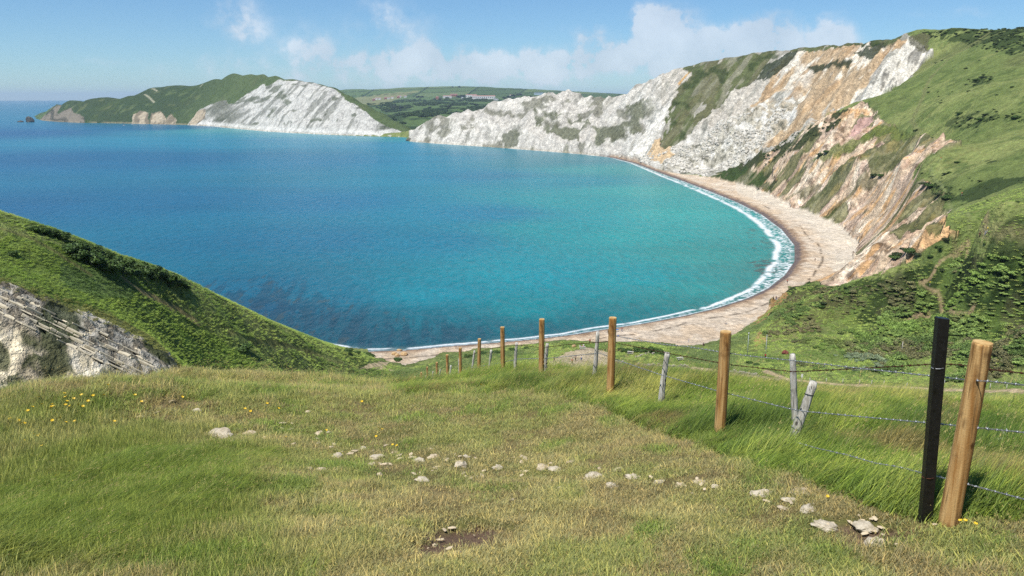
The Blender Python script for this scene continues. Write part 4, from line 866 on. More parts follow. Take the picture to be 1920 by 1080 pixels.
def wood(name, c1, c2, dark, sx=22, crack=.5):
    m = NM(name); g_ = m.noise(1, 6, .6, stretch=((0,0,0), (sx, sx, 1.6))); k_ = m.noise(1, 3, .5, stretch=((0,0,0), (9, 9, 5))); f_ = m.noise(90, 3, .6)
    c = m.mix(m.ramp(g_.outputs['Fac'], [(.38, 0), (.6, 1)]), c1, c2); c = m.mix(m.ramp(k_.outputs['Fac'], [(.56, 0), (.68, .65)]), c, dark)
    cr_ = m.noise(1, 4, .55, stretch=((0,0,0), (sx*2.2, sx*2.2, 1.2))); line = m.ramp(cr_.outputs['Fac'], [(.36, 1), (.43, 0)]); c = m.mix(m.math('MULTIPLY', line, crack), c, dark)
    mp = m.n('ShaderNodeMapping'); m.l(m.pos(), mp.inputs[0]); mp.inputs['Scale'].default_value = (7, 7, 4.2); vo = m.n('ShaderNodeTexVoronoi'); m.l(mp.outputs[0], vo.inputs['Vector']); vo.inputs['Scale'].default_value = 1.0
    c = m.mix(m.ramp(vo.outputs['Distance'], [(.07, .85), (.13, 0)]), c, dark)
    h_ = m.math('ADD', m.math('MULTIPLY', cr_.outputs['Fac'], 1.6), m.math('MULTIPLY', f_.outputs['Fac'], .25))
    return m.done(m.bsdf(c, .78, .2, m.bump(h_, .7, .012)))
W_OR = wood('treated_pine', tuple(lin(224,184,124,.74)), tuple(lin(186,134,74,.64)), tuple(lin(110,70,34,.5)), 24, .6)
W_GR = wood('weathered_oak', tuple(lin(226,222,212,.82)), tuple(lin(184,178,164,.75)), tuple(lin(58,52,46,.5)), 40, .95)
W_END = wood('sawn_end_grain', tuple(lin(232,200,142,.72)), tuple(lin(214,170,104,.68)), tuple(lin(150,104,56,.6)), 6, .3)
BLK = simple('black_painted_steel', (.008,.008,.009), .42, .5, 0, 30, .5, .3, .002)
GALV = simple('galvanised_wire', lin(190,194,198,.6), .42, .6, .5, 40, .3)
RUST = simple('rusty_wire', lin(92,58,44,.6), .9, .2, 0, 60, .5)
# ---- orange round posts: shaft and pale sawn top
OL = ['thick round timber post nearest the camera, leaning right beside the black metal post','round orange timber post standing between the grey split post and the leaning grey pair',
 'tall orange timber post in front of the shingle beach','orange timber post rising above the sea left of the bare earth path',
 'orange timber post against the water between two grey stakes','slim orange timber post whose top just clears the surf line','orange timber post standing below the surf line next to a grey stake',
 'small orange timber post down the fence line, below the white surf','small orange post lower down the slope between two grey stakes','small distant orange post just above the grass brow','short distant orange post half sunk behind the grass brow',
 'very short distant orange post, second from the far end of the fence','short dark stump post at the far left end of the fence']
def timber_post(i):
    (b, t, h, rad), d = ORANGE[i], PDEP[i]
    B = PD(b[0], b[1], d); dx, dy, dz = rays(*t); k = B[1]/dy; T = np.array([dx*k, dy*k, CAMZ+dz*k])
    root = empty('timber_post', B); ax = (T-B)
    z0 = -.35; pts = [ax*(z0/np.linalg.norm(ax))]+[ax*s for s in np.linspace(0, .985, 22)]+[ax*.995]
    rd = [rad*1.03]*1+[rad*(1.02-.05*s) for s in np.linspace(0, 1, 22)]+[rad*.93]
    V, Fc = lathe_chain(pts, rd, 20, True, .012, i); mat = W_OR
    mesh_obj('shaft', V, Fc, mat, root)
    V, Fc = lathe_chain([ax*.995, ax*.999], [rad*.925, rad*.91], 20, True, .012, i); mesh_obj('sawn_top', V, Fc, W_END, root, False)
    tag(root, OL[i], 'fence post', 'orange round timber posts of the fence'); return root, B, T
POSTS = [timber_post(i) for i in range(len(ORANGE))]
# ---- old split stakes: (base, top, radius, depth or None)
GREY = [((1480,838),(1526,715),.047,8.0,'thick grey weathered stake leaning hard right with a loop of wire near its head'),
 ((1492,800),(1486,664),.036,8.7,'upright grey cracked stake behind the leaning one'),
 ((1240,747),(1251,661),.040,None,'grey split stake between the second and third orange posts, tilting right'),
 ((1114,714),(1121,622),.036,None,'tall grey split stake just left of the orange post before the shingle'),
 ((1021,704),(1026,644),.036,None,'short grey stake hugging the right side of an orange post above the sea'),
 ((965,700),(969,642),.038,None,'grey stake right of the orange post that stands against the water'),
 ((917,702),(921,656),.038,None,'grey stake halfway between two orange posts below the surf'),
 ((884,707),(890,657),.038,None,'leaning grey stake left of the slim orange post'),
 ((861,712),(860.5,673),.035,None,'thin grey stake peeping out from behind an orange post'),
 ((842,718),(845.5,685),.038,None,'small grey stake right of a small orange post on the slope'),
 ((823,721),(825.5,692),.037,None,'small grey stake between two distant orange posts'),
 ((809,722),(812,696),.037,None,'tiny grey stake near the brow beside a small orange post'),
 ((795,724),(799,704),.05,None,'squat pale stump at the far end of the fence')]
def split_stake(i):
    b, t, rad, d, lab = GREY[i]; d = d or fence_depth(b[0])*1.05
    B = PD(b[0], b[1], d); dx, dy, dz = rays(*t); k = (B[1]+.0)/dy; T = np.array([dx*k, dy*k, CAMZ+dz*k]); ax = T-B; L_ = np.linalg.norm(ax)
    root = empty('split_stake', B); g = np.random.default_rng(90+i); pts = [ax*(-.3/L_)]; rd = [rad]
    wob = np.cumsum(g.normal(0, .0025, (14, 3)), 0)
    for q, s in enumerate(np.linspace(0, 1, 14)): pts.append(ax*s+wob[q]*(1-s)*s*3); rd.append(rad*(1.08-.22*s+.04*math.sin(q*1.7)))
    rd[-1] *= .86
    V, Fc = lathe_chain(pts, rd, 14, True, .09, 40+i); mesh_obj('stake', V, Fc, W_GR, root)
    if i == 0:
        c = ax*.80; V, Fc = [], []
        u = np.cross(ax/L_, [0,1,0]); u /= np.linalg.norm(u); v = np.cross(ax/L_, u)
        ring = [c+(rad*.99)*(math.cos(a_)*u+math.sin(a_)*v)+ax/L_*.012*math.sin(a_) for a_ in np.linspace(0, 2*math.pi, 24)]
        V, Fc = lathe_chain(ring, [.003]*24, 6, False); mesh_obj('wire_loop', V, Fc, BLK, root)
        c = ax*.30; ring = [c+(rad*1.06)*(math.cos(a_)*u+math.sin(a_)*v) for a_ in np.linspace(0, 2*math.pi, 24)]; V, Fc = lathe_chain(ring, [.0025]*24, 6, False); mesh_obj('wire_loop', V, Fc, GALV, root)
    tag(root, lab, 'fence stake', 'old grey split stakes of the fence'); return root
for i in range(len(GREY)): split_stake(i)
# ---- black angle-iron post
d = 5.35; B = PD(1738, 932, d); dx, dy, dz = rays(1767, 596); k = B[1]/dy; T = np.array([dx*k, dy*k, CAMZ+dz*k]); ax = T-B; root = empty('metal_post', B)
tag(root, 'black painted steel post with square section and worn edges, left of the nearest timber post', 'metal post')
prof = [(-.036,-.022),(.034,-.026),(.037,-.020),(.037,.024),(.030,.028),(-.030,.028),(-.037,.022)]; V = []; Fc = []; n = len(prof)
for s in [-.25]+list(np.linspace(0, 1, 12)):
    for (u, v) in prof: V.append(tuple(ax*s+np.array([u, v, u*-.12])))
for i in range(12):
    for q in range(n): Fc.append((i*n+q, i*n+(q+1) % n, (i+1)*n+(q+1) % n, (i+1)*n+q))
Fc.append(tuple(12*n+q for q in range(n))); mesh_obj('shaft', V, Fc, BLK, root, False)
for s, mm in ((.735, GALV), (.12, RUST)):
    ring = [ax*s+np.array([.040*math.cos(a_), .030*math.sin(a_)+.001, .004*math.cos(a_)]) for a_ in np.linspace(0, 2*math.pi, 20)]; V, Fc = lathe_chain(ring, [.0026]*20, 6, False); mesh_obj('tie_wire', V, Fc, mm, root)
for q in range(0):
    s = .08+.09*q; V2, F2 = box((.040*1+ax[0]*s, ax[1]*s-.024, ax[2]*s), (.006, .005, .012)); V += V2; Fc += [tuple(t+8*q for t in f) for f in F2]
# ---- barbed strands
def strand(name, pts, mat, label, dk=1.0, rad=.0022, sag=0):
    P3 = [PD(x, y, fence_depth(x)*dk) for x, y in pts]; c0 = P3[0]; path_ = []; arc = 0
    for A_, B_ in zip(P3[:-1], P3[1:]):
        L_ = np.linalg.norm(B_-A_); m_ = max(int(L_/.012), 2) if np.linalg.norm(A_-[0,0,80]) < 14 else max(int(L_/.04), 2)
        for q in range(m_): t = q/m_; path_.append(A_*(1-t)+B_*t-np.array([0, 0, sag*L_*t*(1-t)]))
    path_.append(P3[-1]); path_ = [p-c0 for p in path_]; arcs = np.concatenate([[0], np.cumsum([np.linalg.norm(b_-a_) for a_, b_ in zip(path_[:-1], path_[1:])])])
    out_ = []; fw = 1.0
    for ph in (0, math.pi):
        pp = [p+.0034*np.array([.3*math.cos(s*95+ph), math.cos(s*95+ph), math.sin(s*95+ph)]) for p, s in zip(path_, arcs)]
        out_.append(lathe_chain(pp, [rad*(1+max(0, np.linalg.norm(p+c0-[0,0,80])-10)*.05) for p in pp], 5, True))
    s = .05; g = np.random.default_rng(len(pts))
    while s < arcs[-1]:
        j = int(np.searchsorted(arcs, s)); j = min(j, len(path_)-1); c = path_[j]
        if np.linalg.norm(c+c0-[0,0,80]) > 30: break
        for q in range(2):
            v = g.normal(0, 1, 3); v /= np.linalg.norm(v); out_.append(lathe_chain([c-v*.014, c+v*.014], [.0016, .0016], 4, True))
        t = path_[min(j+1, len(path_)-1)]-path_[max(j-1, 0)]; t /= np.linalg.norm(t)+1e-9
        out_.append(lathe_chain([c-t*.007, c+t*.007], [.0065, .0065], 6, True)); s += .10*g.uniform(.9, 1.1)
    V, Fc = join(out_); o = mesh_obj(name, V, Fc, mat, None, True, c0); tag(o, label, 'barbed wire', 'barbed wire strands of the fence'); return o
strand('barbed_wire', [(2100,744),(1920,722),(1856,715),(1817,713),(1757,706),(1605,690),(1486,676),(1400,667),(1356,661),(1290,650),(1245,646),(1160,631),(1146,629)], GALV, 'galvanised top strand crossing the black post and both of the nearest posts')
strand('barbed_wire', [(2100,728),(1920,700),(1850,692),(1800,684),(1763,682),(1680,687),(1594,692),(1487,697),(1370,684),(1352,681),(1245,661),(1160,644),(1146,640),(1065,646),(1016,652),(975,647),(943,650),(912,655),(842,681),(802,709)], RUST, 'rusty brown strand just below the top strand, sagging towards the old stakes', 1.03)
strand('barbed_wire', [(2100,830),(1920,811),(1803,799),(1742,793),(1620,782),(1505,771),(1483,767),(1345,733),(1237,702),(1172,680),(1125,662),(1025,672),(972,673),(944,679),(905,686),(869,694),(830,708)], GALV, 'galvanised middle strand running past the foot of the leaning grey stake', 1.02)
strand('barbed_wire', [(2100,985),(1920,936),(1781,899),(1737,889),(1687,876),(1640,868),(1588,853),(1530,840),(1492,829)], GALV, 'lowest galvanised strand, partly lost in the grass', 1.02)
# ---- stones in the turf
def rock_mesh(name, sx, sy, sz, seed, mat, sub=3, rough=.35):
    bm = bmesh.new(); bmesh.ops.create_icosphere(bm, subdivisions=sub, radius=1); g = np.random.default_rng(seed)
    co = np.array([v.co for v in bm.verts]); pl = g.normal(0, 1, (9, 3)); pl /= np.linalg.norm(pl, axis=1)[:,None]; k = g.uniform(.62, .95, 9)
    for nn, kk in zip(pl, k): dd_ = co@nn; co = np.where((dd_ > kk)[:,None], co-(dd_-kk)[:,None]*nn*.9, co)
    nn = (fbm(co[:,0]*2+seed, co[:,1]*2+co[:,2]*2.7, 4, seed)-.5)*rough; co = co*(1+nn[:,None])
    for v, c in zip(bm.verts, co): v.co = Vector((c[0]*sx, c[1]*sy, c[2]*sz))
    me = bpy.data.meshes.new(name); bm.to_mesh(me); bm.free(); me.polygons.foreach_set('use_smooth', [False]*len(me.polygons)); me.materials.append(mat); return me
def stone_mat(name, c1, c2, sc=14):
    m = NM(name); n_ = m.noise(sc, 6, .7); f_ = m.noise(sc*5, 4, .7); c = m.mix(m.ramp(n_.outputs['Fac'], [(.38, 0), (.62, 1)]), tuple(c1), tuple(c2)); c = m.mix(m.ramp(f_.outputs['Fac'], [(.3, .5), (.45, 0)]), c, tuple(lin(120,108,84,.5)))
    return m.done(m.bsdf(c, .92, .15, m.bump(m.math('ADD', n_.outputs['Fac'], m.math('MULTIPLY', f_.outputs['Fac'], .4)), .7, .02)))
LIME = stone_mat('limestone', lin(226,210,180,.76), lin(190,170,136,.66), 22); LIMEW = stone_mat('white_limestone', lin(228,216,192,.70), lin(196,182,156,.6))
for i, (x, y, w, h, lab) in enumerate(STN):
    p = Ng.hit(x, y, 2, 45); dd_ = math.hypot(p.x, p.y); k = math.hypot(dd_, CAMZ-p.z)/F
    sx = w*k*1.05; sy = sx*rng.uniform(.7, 1.1); sz = max(h*k*1.0, .02)
    o = link(bpy.data.objects.new('stone', rock_mesh('stone', sx, sy, sz, 700+i, LIMEW if (h >= 6 or i % 3 == 0) else LIME, 3, .9))); o.location = (p.x, p.y, p.z+sz*.05); o.rotation_euler = (rng.uniform(-.2,.2), rng.uniform(-.2,.2), rng.uniform(-.5, .5))
    tag(o, lab or ('small flat fragment left of the stone line' if x < 620 else 'small fragment in the left half of the stone line' if x < 900 and y < 920 else 'flat fragment in the middle of the stone line' if x < 1250 and y < 930 else 'low fragment towards the right end of the stone line' if y < 935 else 'stray fragment in the turf in front of the stone line'), 'stone', 'pale limestone pieces in the turf')
# ---- buttercups
FL = [(180,742),(165,747),(172,738),(186,722),(160,737),(131,742),(113,739),(116,753),(120,757),(78,760),(87,762),(92,761),(96,760),(106,764),(134,742),(150,756),(152,759),(140,760),(82,744),(30,777),(42,779),(30,792),(48,793),(71,799),(101,781),(107,792),(111,786),(62,817),(72,818),(67,815),(35,822),(86,835),(211,788),(249,739),(262,751),(331,740),(148,787),(46,764),(55,765),(183,875),(110,892),(127,887),(125,903),(48,900),(70,869),(263,930),(271,937),(277,933),(196,968),(212,969),(168,1004),(132,1012),(141,1008),(64,1024),(36,1029),(100,1036),(118,916),(537,822),
 (707,805),(716,807),(709,811),(740,831),(753,833),(604,803),(457,764),(497,755),(510,764),(472,763),(631,715),(1781,966),(1815,976),(1821,977),(1810,973),(1777,882),(1835,899),(1823,916),(1661,823),(1550,923),(1625,860),(900,723),(680,748)]
pet = simple('petal_yellow', (.62,.42,.02), .5, .4); stm = simple('flower_stem', lin(90,120,40,.5), .7)
def buttercup():
    r0 = empty('buttercup', (0,0,0)); V = []; Fc = []
    for q in range(5):
        a_ = q*2*math.pi/5; b = len(V); c, s = math.cos(a_), math.sin(a_)
        for rr_, ww_, zz_ in ((.001,.002,0),(.008,.008,.003),(.014,.007,.008),(.016,.002,.010)): V += [(rr_*c-ww_*s, rr_*s+ww_*c, .16+zz_), (rr_*c+ww_*s, rr_*s-ww_*c, .16+zz_)]
        for k in range(3): Fc.append((b+2*k, b+2*k+1, b+2*k+3, b+2*k+2))
    mesh_obj('petals', V, Fc, pet, r0); V, Fc = lathe_chain([(0.01,0,-.02),(.003,.004,.08),(0,0,.161)], [.0013]*3, 5); mesh_obj('stem', V, Fc, stm, r0); return r0
def copy_tree(o, parent=None):
    c = o.copy(); link(c)
    if parent: c.parent = parent
    for ch in list(o.children): copy_tree(ch, c)
    return c
bc = buttercup()
for i, (x, y) in enumerate(FL):
    o = bc if i == 0 else copy_tree(bc)
    p = Ng.hit(x, y+4, 2, 45); k = max(.8, math.hypot(p.x, p.y)/9); dd_ = math.hypot(p.x, p.y); hz_ = min(.16*k, .2)
    q = PD(x, y, 1.0)-np.array([0,0,80]); t = (p.z+hz_*.75-80)/q[2]; o.location = (q[0]*t, q[1]*t, p.z+hz_*.75-.16*k); o.scale = (k,)*3; o.rotation_euler = (-.35+rng.uniform(-.2,.2), rng.uniform(-.2,.2), rng.uniform(0, 6))
    if x > 1500: lb_ = 'yellow flower at the foot of the nearest timber post' if y > 960 and x > 1700 else 'lone yellow flower in the tall grass behind the black post'
    elif x > 650: lb_ = 'yellow buttercup in the small cluster above the stone line' if x < 760 and y > 800 else 'lone yellow buttercup near the grass brow'
    elif x > 440: lb_ = 'lone yellow buttercup right of the pale stone cluster' if y > 800 else 'yellow buttercup in the short turf behind the pale stone cluster'
    else: lb_ = ('yellow buttercup close to the left grass brow' if x > 100 else 'yellow buttercup at the far left edge near the brow') if y < 770 else (('yellow buttercup in the middle of the left meadow' if y < 880 else 'yellow buttercup in the long green grass of the lower left') if x < 240 else 'yellow buttercup beside the long grass tussock')
    tag(o, lb_, 'flower', 'yellow buttercups in the turf')
# ---- dead branch in the grass at the right edge
p = Ng.hit(1902, 852, 3, 40); br = []
br.append(lathe_chain([(-.20,0,.10),(-.06,.02,.09),(.10,.03,.04),(.42,.0,.0)], [.022,.026,.03,.028], 9, True, .1, 3)); br.append(lathe_chain([(-.06,.02,.09),(-.14,.0,.17),(-.17,0,.21)], [.014,.01,.006], 7)); br.append(lathe_chain([(.02,.02,.07),(-.02,-.06,.01),(-.1,-.1,0)], [.014,.011,.006], 7))
V, Fc = join(br); o = mesh_obj('dead_branch', V, Fc, W_GR, None, True, (p.x, p.y, p.z+.06)); tag(o, 'bleached broken dead branch lying in the grass at the right edge', 'branch')
# ================================================================== people
SK = simple('skin', lin(206,156,130,.75), .6, .3)
def cloth(name, c): return simple(name, lin(*c, .75), .85, .2)
CW = cloth('white_cloth', (236,236,236)); CB = cloth('black_cloth', (30,30,36)); CR = cloth('red_cloth', (190,48,52)); CN = cloth('blue_cloth', (44,92,160)); CG = cloth('grey_cloth', (150,154,160)); CT = cloth('teal_cloth', (70,150,160)); HR = cloth('hair_brown', (64,44,32))
def skin_part(name, joints, edges, rads, mat, parent, root=0, sub=2):
    me = bpy.data.meshes.new(name); me.from_pydata(joints, edges, []); o = link(bpy.data.objects.new(name, me)); o.parent = parent
    sk = o.modifiers.new('skin', 'SKIN'); sk.use_smooth_shade = True
    for v, r_ in zip(me.skin_vertices[0].data, rads): v.radius = r_ if hasattr(r_, '__len__') else (r_, r_)
    me.skin_vertices[0].data[root].use_root = True
    ss = o.modifiers.new('sub', 'SUBSURF'); ss.levels = 1; ss.render_levels = sub; me.materials.append(mat); return o
def person(loc, rz, pose, top, bottom, label, group=None, hat=None):
    r0 = empty('person', loc, rz); s = {'walk': 1, 'stand': 0, 'sit': 0, 'carry': 0}[pose]
    J = {}
    if pose == 'sit':
        J.update(pel=(0,0,.14), chest=(0,.10,.52), neck=(0,.06,.68), head=(0,.03,.80), crown=(0,.03,.90), hl=(-.1,-.02,.13), kl=(-.14,-.42,.34), al=(-.12,-.72,.08), tl=(-.12,-.84,.05), hr=(.1,-.02,.13), kr=(.14,-.40,.40), ar=(.12,-.68,.08), tr=(.12,-.80,.05),
          sl=(-.19,.08,.60), el=(-.26,.02,.36), wl=(-.20,-.18,.30), fl=(-.19,-.25,.30), sr=(.19,.08,.60), er=(.26,.10,.36), wr=(.24,.20,.12), fr=(.24,.24,.05))
    else:
        f = .22*s
        J.update(pel=(0,0,.93), chest=(0,-.02,1.28), neck=(0,-.02,1.45), head=(0,-.05,1.58), crown=(0,-.04,1.68), hl=(-.10,0,.90), kl=(-.11,-f*.9,.50), al=(-.11,-f*1.1+.0,.09), tl=(-.12,-f*1.1-.14,.04), hr=(.10,0,.90), kr=(.11,f*.2-.02,.50), ar=(.11,f*1.5,.13), tr=(.12,f*1.5-.12,.05),
          sl=(-.19,0,1.40), el=(-.25,.06*s,1.14), wl=(-.24,-.10*s-.03,.90), fl=(-.24,-.12*s-.05,.81), sr=(.19,0,1.40), er=(.25,-.02,1.14), wr=(.24,-.16*s-.03,.92), fr=(.24,-.20*s-.05,.84))
        if pose == 'carry': J.update(el=(-.22,-.12,1.16), wl=(-.16,-.36,1.04), fl=(-.15,-.42,1.02), er=(.22,-.12,1.16), wr=(.16,-.36,1.04), fr=(.15,-.42,1.02))
    nm = list(J); ix = {k: i for i, k in enumerate(nm)}
    E = [('pel','chest'),('chest','neck'),('neck','head'),('head','crown'),('pel','hl'),('hl','kl'),('kl','al'),('al','tl'),('pel','hr'),('hr','kr'),('kr','ar'),('ar','tr'),('chest','sl'),('sl','el'),('el','wl'),('wl','fl'),('chest','sr'),('sr','er'),('er','wr'),('wr','fr')]
    RD = dict(pel=.13, chest=.145, neck=.055, head=.098, crown=.075, hl=.09, kl=.062, al=.042, tl=.04, hr=.09, kr=.062, ar=.042, tr=.04, sl=.06, el=.043, wl=.032, fl=.036, sr=.06, er=.043, wr=.032, fr=.036)
    skin_part('body', [J[k] for k in nm], [(ix[a_], ix[b_]) for a_, b_ in E], [RD[k] for k in nm], SK, r0)
    def sub_part(name, keys, mat, ex, over={}):
        kk = [k for k in nm if k in keys]; i2 = {k: i for i, k in enumerate(kk)}; J2 = {k: over.get(k, J[k]) for k in kk}
        skin_part(name, [J2[k] for k in kk], [(i2[a_], i2[b_]) for a_, b_ in E if a_ in kk and b_ in kk], [RD[k]+ex for k in kk], mat, r0)
    mid = lambda a_, b_, t: tuple(np.array(J[a_])*(1-t)+np.array(J[b_])*t)
    sub_part('top', ['pel','chest','sl','sr','el','er'], top, .016, {'el': mid('sl','el',.9), 'er': mid('sr','er',.9), 'pel': mid('pel','chest',.12)})
    sub_part('trousers', ['pel','hl','kl','al','hr','kr','ar'], bottom, .014)
    h = J['head']; me = rock_mesh('hair', .108, .115, .10, 5, hat or HR, 2, .05); o = link(bpy.data.objects.new('hair' if not hat else 'hat', me)); o.parent = r0; o.location = (h[0], h[1]+.025, h[2]+.075)
    tag(r0, label, 'person', group); return r0
def ground_at(px, py): return Mg.hit(px, py, 150, 900)
PEOPLE = [(1039,679,1.6,'walk',CB,CB,'person in black walking alone across the bare earth',None),(1073,683,.3,'walk',CR,CB,'walker in a red top with dark trousers on the bare earth',None),(1079,677,.3,'walk',CG,CB,'walker in grey just behind the one in red',None),
 (1090,677,-.4,'stand',CW,CN,'person in white top and blue trousers standing on the bare earth',None),(1088,651,.8,'sit',CW,CB,'person in white sitting on the grass bank left',None),(1094,650,-.8,'sit',CW,CR,'person in white and red sitting on the right of the seated pair',None),(1106,645,0,'stand',CR,CB,'person in dark red standing beyond the seated pair',None),
 (1140,626,1.2,'carry',CB,CB,'person in black at the left end of the blue kayak',None),(1166,622,-1.8,'carry',CR,CN,'person in red at the right end of the blue kayak',None),(1291,643,.3,'stand',CW,CW,'woman in a white dress standing on the shingle',None),(1360,608,1.2,'sit',CW,CG,'person in white sitting alone on the shingle',None),
 (1528,490,0,'stand',CB,CB,'person in black walking alone far along the beach',None),(1455,563,0,'stand',CB,CN,'person in dark clothes below the orange clay bank, right one of two',None),(1450,563,.6,'stand',CG,CB,'person in grey below the orange clay bank, left one of two',None),(1476,531,0,'walk',CR,CB,'person in red at the water edge near the breaking wave',None),
 (1836,446,.5,'walk',CB,CB,'hiker in black on the hill path by the gate',None),(1847,443,-.5,'walk',CT,CG,'hiker in pale teal on the hill path by the gate',None),(1319,648,0,'sit',CB,CB,'person in black sitting at the edge of the shingle',None)]
for x, y, rz, ps, tc, bc_, lab, g_ in PEOPLE:
    p = ground_at(x, y); person((p.x, p.y, p.z), rz, ps, tc, bc_, lab, g_)
# ---- kayak, beach bag
kp = [ground_at(1141, 625), ground_at(1166, 621)]; c = (kp[0]+kp[1])/2; V = []; Fc = []; L_ = 3.4; n = 14
for i in range(n+1):
    t = i/n*2-1; w = .36*(1-abs(t)**2.4)+.01; hh_ = .17*(1-abs(t)**3)+.02; up = .12*abs(t)**3
    for a_ in np.linspace(0, 2*math.pi, 12, endpoint=False): V.append((t*L_/2, w*math.cos(a_), up+hh_*math.sin(a_)))
for i in range(n):
    for q in range(12): Fc.append((i*12+q, i*12+(q+1) % 12, (i+1)*12+(q+1) % 12, (i+1)*12+q))
kr = empty('kayak', (c.x, c.y, c.z+.85), math.atan2(kp[1].y-kp[0].y, kp[1].x-kp[0].x)); mesh_obj('hull', V, Fc, cloth('kayak_blue', (70,150,220)), kr)
V, Fc = lathe_chain([(x_, 0, .16) for x_ in (-.45,-.3,0,.3,.45)], [.05,.17,.2,.17,.05], 10); mesh_obj('cockpit', V, Fc, CW, kr); tag(kr, 'blue and white kayak carried between two people at the water edge', 'kayak')
p = ground_at(1159, 631); me = rock_mesh('beach_bag', .35, .3, .28, 3, CN, 2, .1); o = link(bpy.data.objects.new('beach_bag', me)); o.location = (p.x, p.y, p.z+.2); tag(o, 'bright blue bag lying on the shingle by the kayak', 'bag')
# ---- picnic benches
def bench(px, py, rz, label):
    p = ground_at(px, py); r0 = empty('picnic_bench', p, rz)
    V, Fc = join([box((0, y_, .75), (1.8, .17, .045)) for y_ in (-.27,-.09,.09,.27)]); mesh_obj('table_top', V, Fc, W_GR, r0, False)
    for s in (-1, 1): V, Fc = join([box((0, s*.68, .45), (1.8, .26, .045))]); mesh_obj('seat', V, Fc, W_GR, r0, False)
    for s in (-1, 1): V, Fc = join([box((s*.65, 0, .38), (.06, 1.5, .09))]+[lathe_chain([(s*.65, q*.55, -.1), (s*.65, q*.25, .75)], [.045, .045], 4) for q in (-1, 1)]); mesh_obj('leg', V, Fc, W_GR, r0, False)
    tag(r0, label, 'picnic bench', 'benches on the grass by the bay')
bench(1275, 675, .2, 'grey picnic bench on the grass right of the ruined wall'); bench(1182, 664, -.3, 'dark picnic bench on the grass behind the third orange post'); bench(1092, 655, .1, 'low picnic bench where two people sit near the beach')
# ---- ruined stone walls
WST = stone_mat('rubble_stone', lin(206,200,184,.66), lin(160,152,134,.55), 1.5)
def rubble_wall(pts, h, label):
    P3 = [ground_at(*p) for p in pts]; c0 = P3[0]; V = []; Fc = []; g = np.random.default_rng(int(pts[0][0])); off_ = 0; parts = []
    for A_, B_ in zip(P3[:-1], P3[1:]):
        L_ = (B_-A_).length; n_ = max(int(L_/.45), 1); ang = math.atan2(B_.y-A_.y, B_.x-A_.x)
        for q in range(n_+1):
            t = q/max(n_, 1); p = A_.lerp(B_, t)
            hq = h*g.uniform(.55, 1.1); lv = max(int(hq/.25), 1)
            for e in range(lv):
                for s_ in (-.16, .16): v, f = box((p.x-c0.x+g.normal(0,.04), p.y-c0.y+s_, p.z-c0.z-.1+e*.24+.1), (.5*g.uniform(.8,1.15), .36, .27*g.uniform(.85,1.1)), ang+g.normal(0,.08)); parts.append((v, f))
    V, Fc = join(parts); o = mesh_obj('ruined_wall', V, Fc, WST, None, False, c0); tag(o, label, 'stone wall', 'ruined stone walls in the valley')
rubble_wall([(1192,670),(1205,666),(1220,661)], .5, 'low sloping ruined wall behind the grey split stake'); rubble_wall([(1224,664),(1233,660),(1246,664)], .9, 'short angled gable fragment of wall above the grey split stake')
rubble_wall([(1154,680),(1172,682)], 1.0, 'short pale wall end right of the third orange post'); rubble_wall([(1191,686),(1225,687),(1252,688),(1290,689)], 1.0, 'long pale ruined wall behind the grey split stake'); rubble_wall([(1370,698),(1395,701),(1421,706)], 1.0, 'pale ruined wall right of the second orange post')
# ---- masts, buoy, signs
PGY = simple('mast_paint', lin(190,200,206,.7), .6)
def mast(px, y0, y1, label, red):
    p = ground_at(px, y0); d_ = math.hypot(p.x, p.y); h = (y0-y1)*math.hypot(d_, 70)/F; r0 = empty('mast', p)
    V, Fc = lathe_chain([(0,0,-.3),(0,0,h*.5),(0,0,h)], [.09,.075,.06], 8); mesh_obj('pole', V, Fc, PGY, r0)
    if red: V, Fc = lathe_chain([(0,0,.55),(0,0,1.0)], [.2,.2], 10); mesh_obj('red_box', V, Fc, CR, r0); V, Fc = lathe_chain([(0,0,-.1),(0,0,.54)], [.15,.15], 8); mesh_obj('base', V, Fc, CB, r0)
    else: V, Fc = lathe_chain([(0,0,h-.1),(0,0,h+.35)], [.16,.13], 8); mesh_obj('lamp_head', V, Fc, CW, r0)
    tag(r0, label, 'mast', 'thin masts on the grass behind the fence')
mast(1401, 669, 626, 'blue grey mast with pale head, left one of the two', False); mast(1435, 671, 628, 'pale mast with a red box at its foot, right one of the two', True)
p = ground_at(1472, 664); me = rock_mesh('buoy', .95, .95, .85, 8, simple('faded_red_paint', lin(150,84,72,.65), .7, .2, 0, 2, .3), 3, .02); o = link(bpy.data.objects.new('buoy', me)); o.location = (p.x, p.y, p.z+.45); tag(o, 'faded red brown round buoy resting on the valley grass', 'buoy')
for i, (x, y) in enumerate([(1503,716),(1518,717),(1549,718),(1580,719),(1611,721),(1634,722),(1657,723),(1700,726),(1856,729),(1887,730),(1691,658)]):
    p = ground_at(x, y); V, Fc = lathe_chain([(0,0,-.3),(0,0,.6),(.02,0,1.25 if i < 10 else 2.6)], [.09,.085,.08], 8, True, .05, i); o = mesh_obj('track_post', V, Fc, W_GR, None, True, p)
    tag(o, 'short grey post beside the pale track in the valley' if i < 10 else 'lone taller post standing in the scrub', 'post', 'posts along the valley track')
def sign(px, py, w, h, label, zb=.9):
    p = ground_at(px, py); r0 = empty('sign', p); V, Fc = box((0, -.06, zb+h/2), (w, .04, h)); mesh_obj('board', V, Fc, CW, r0, False); V, Fc = lathe_chain([(0,0,-.2),(0,0,zb+h)], [.05,.05], 6); mesh_obj('post', V, Fc, W_GR, r0); tag(r0, label, 'sign', 'small signs in the valley'); return r0
sign(1768, 724, .6, .7, 'small white sign just right of the black post'); sign(1503, 713, .5, .8, 'small white sign at the end of the post row')
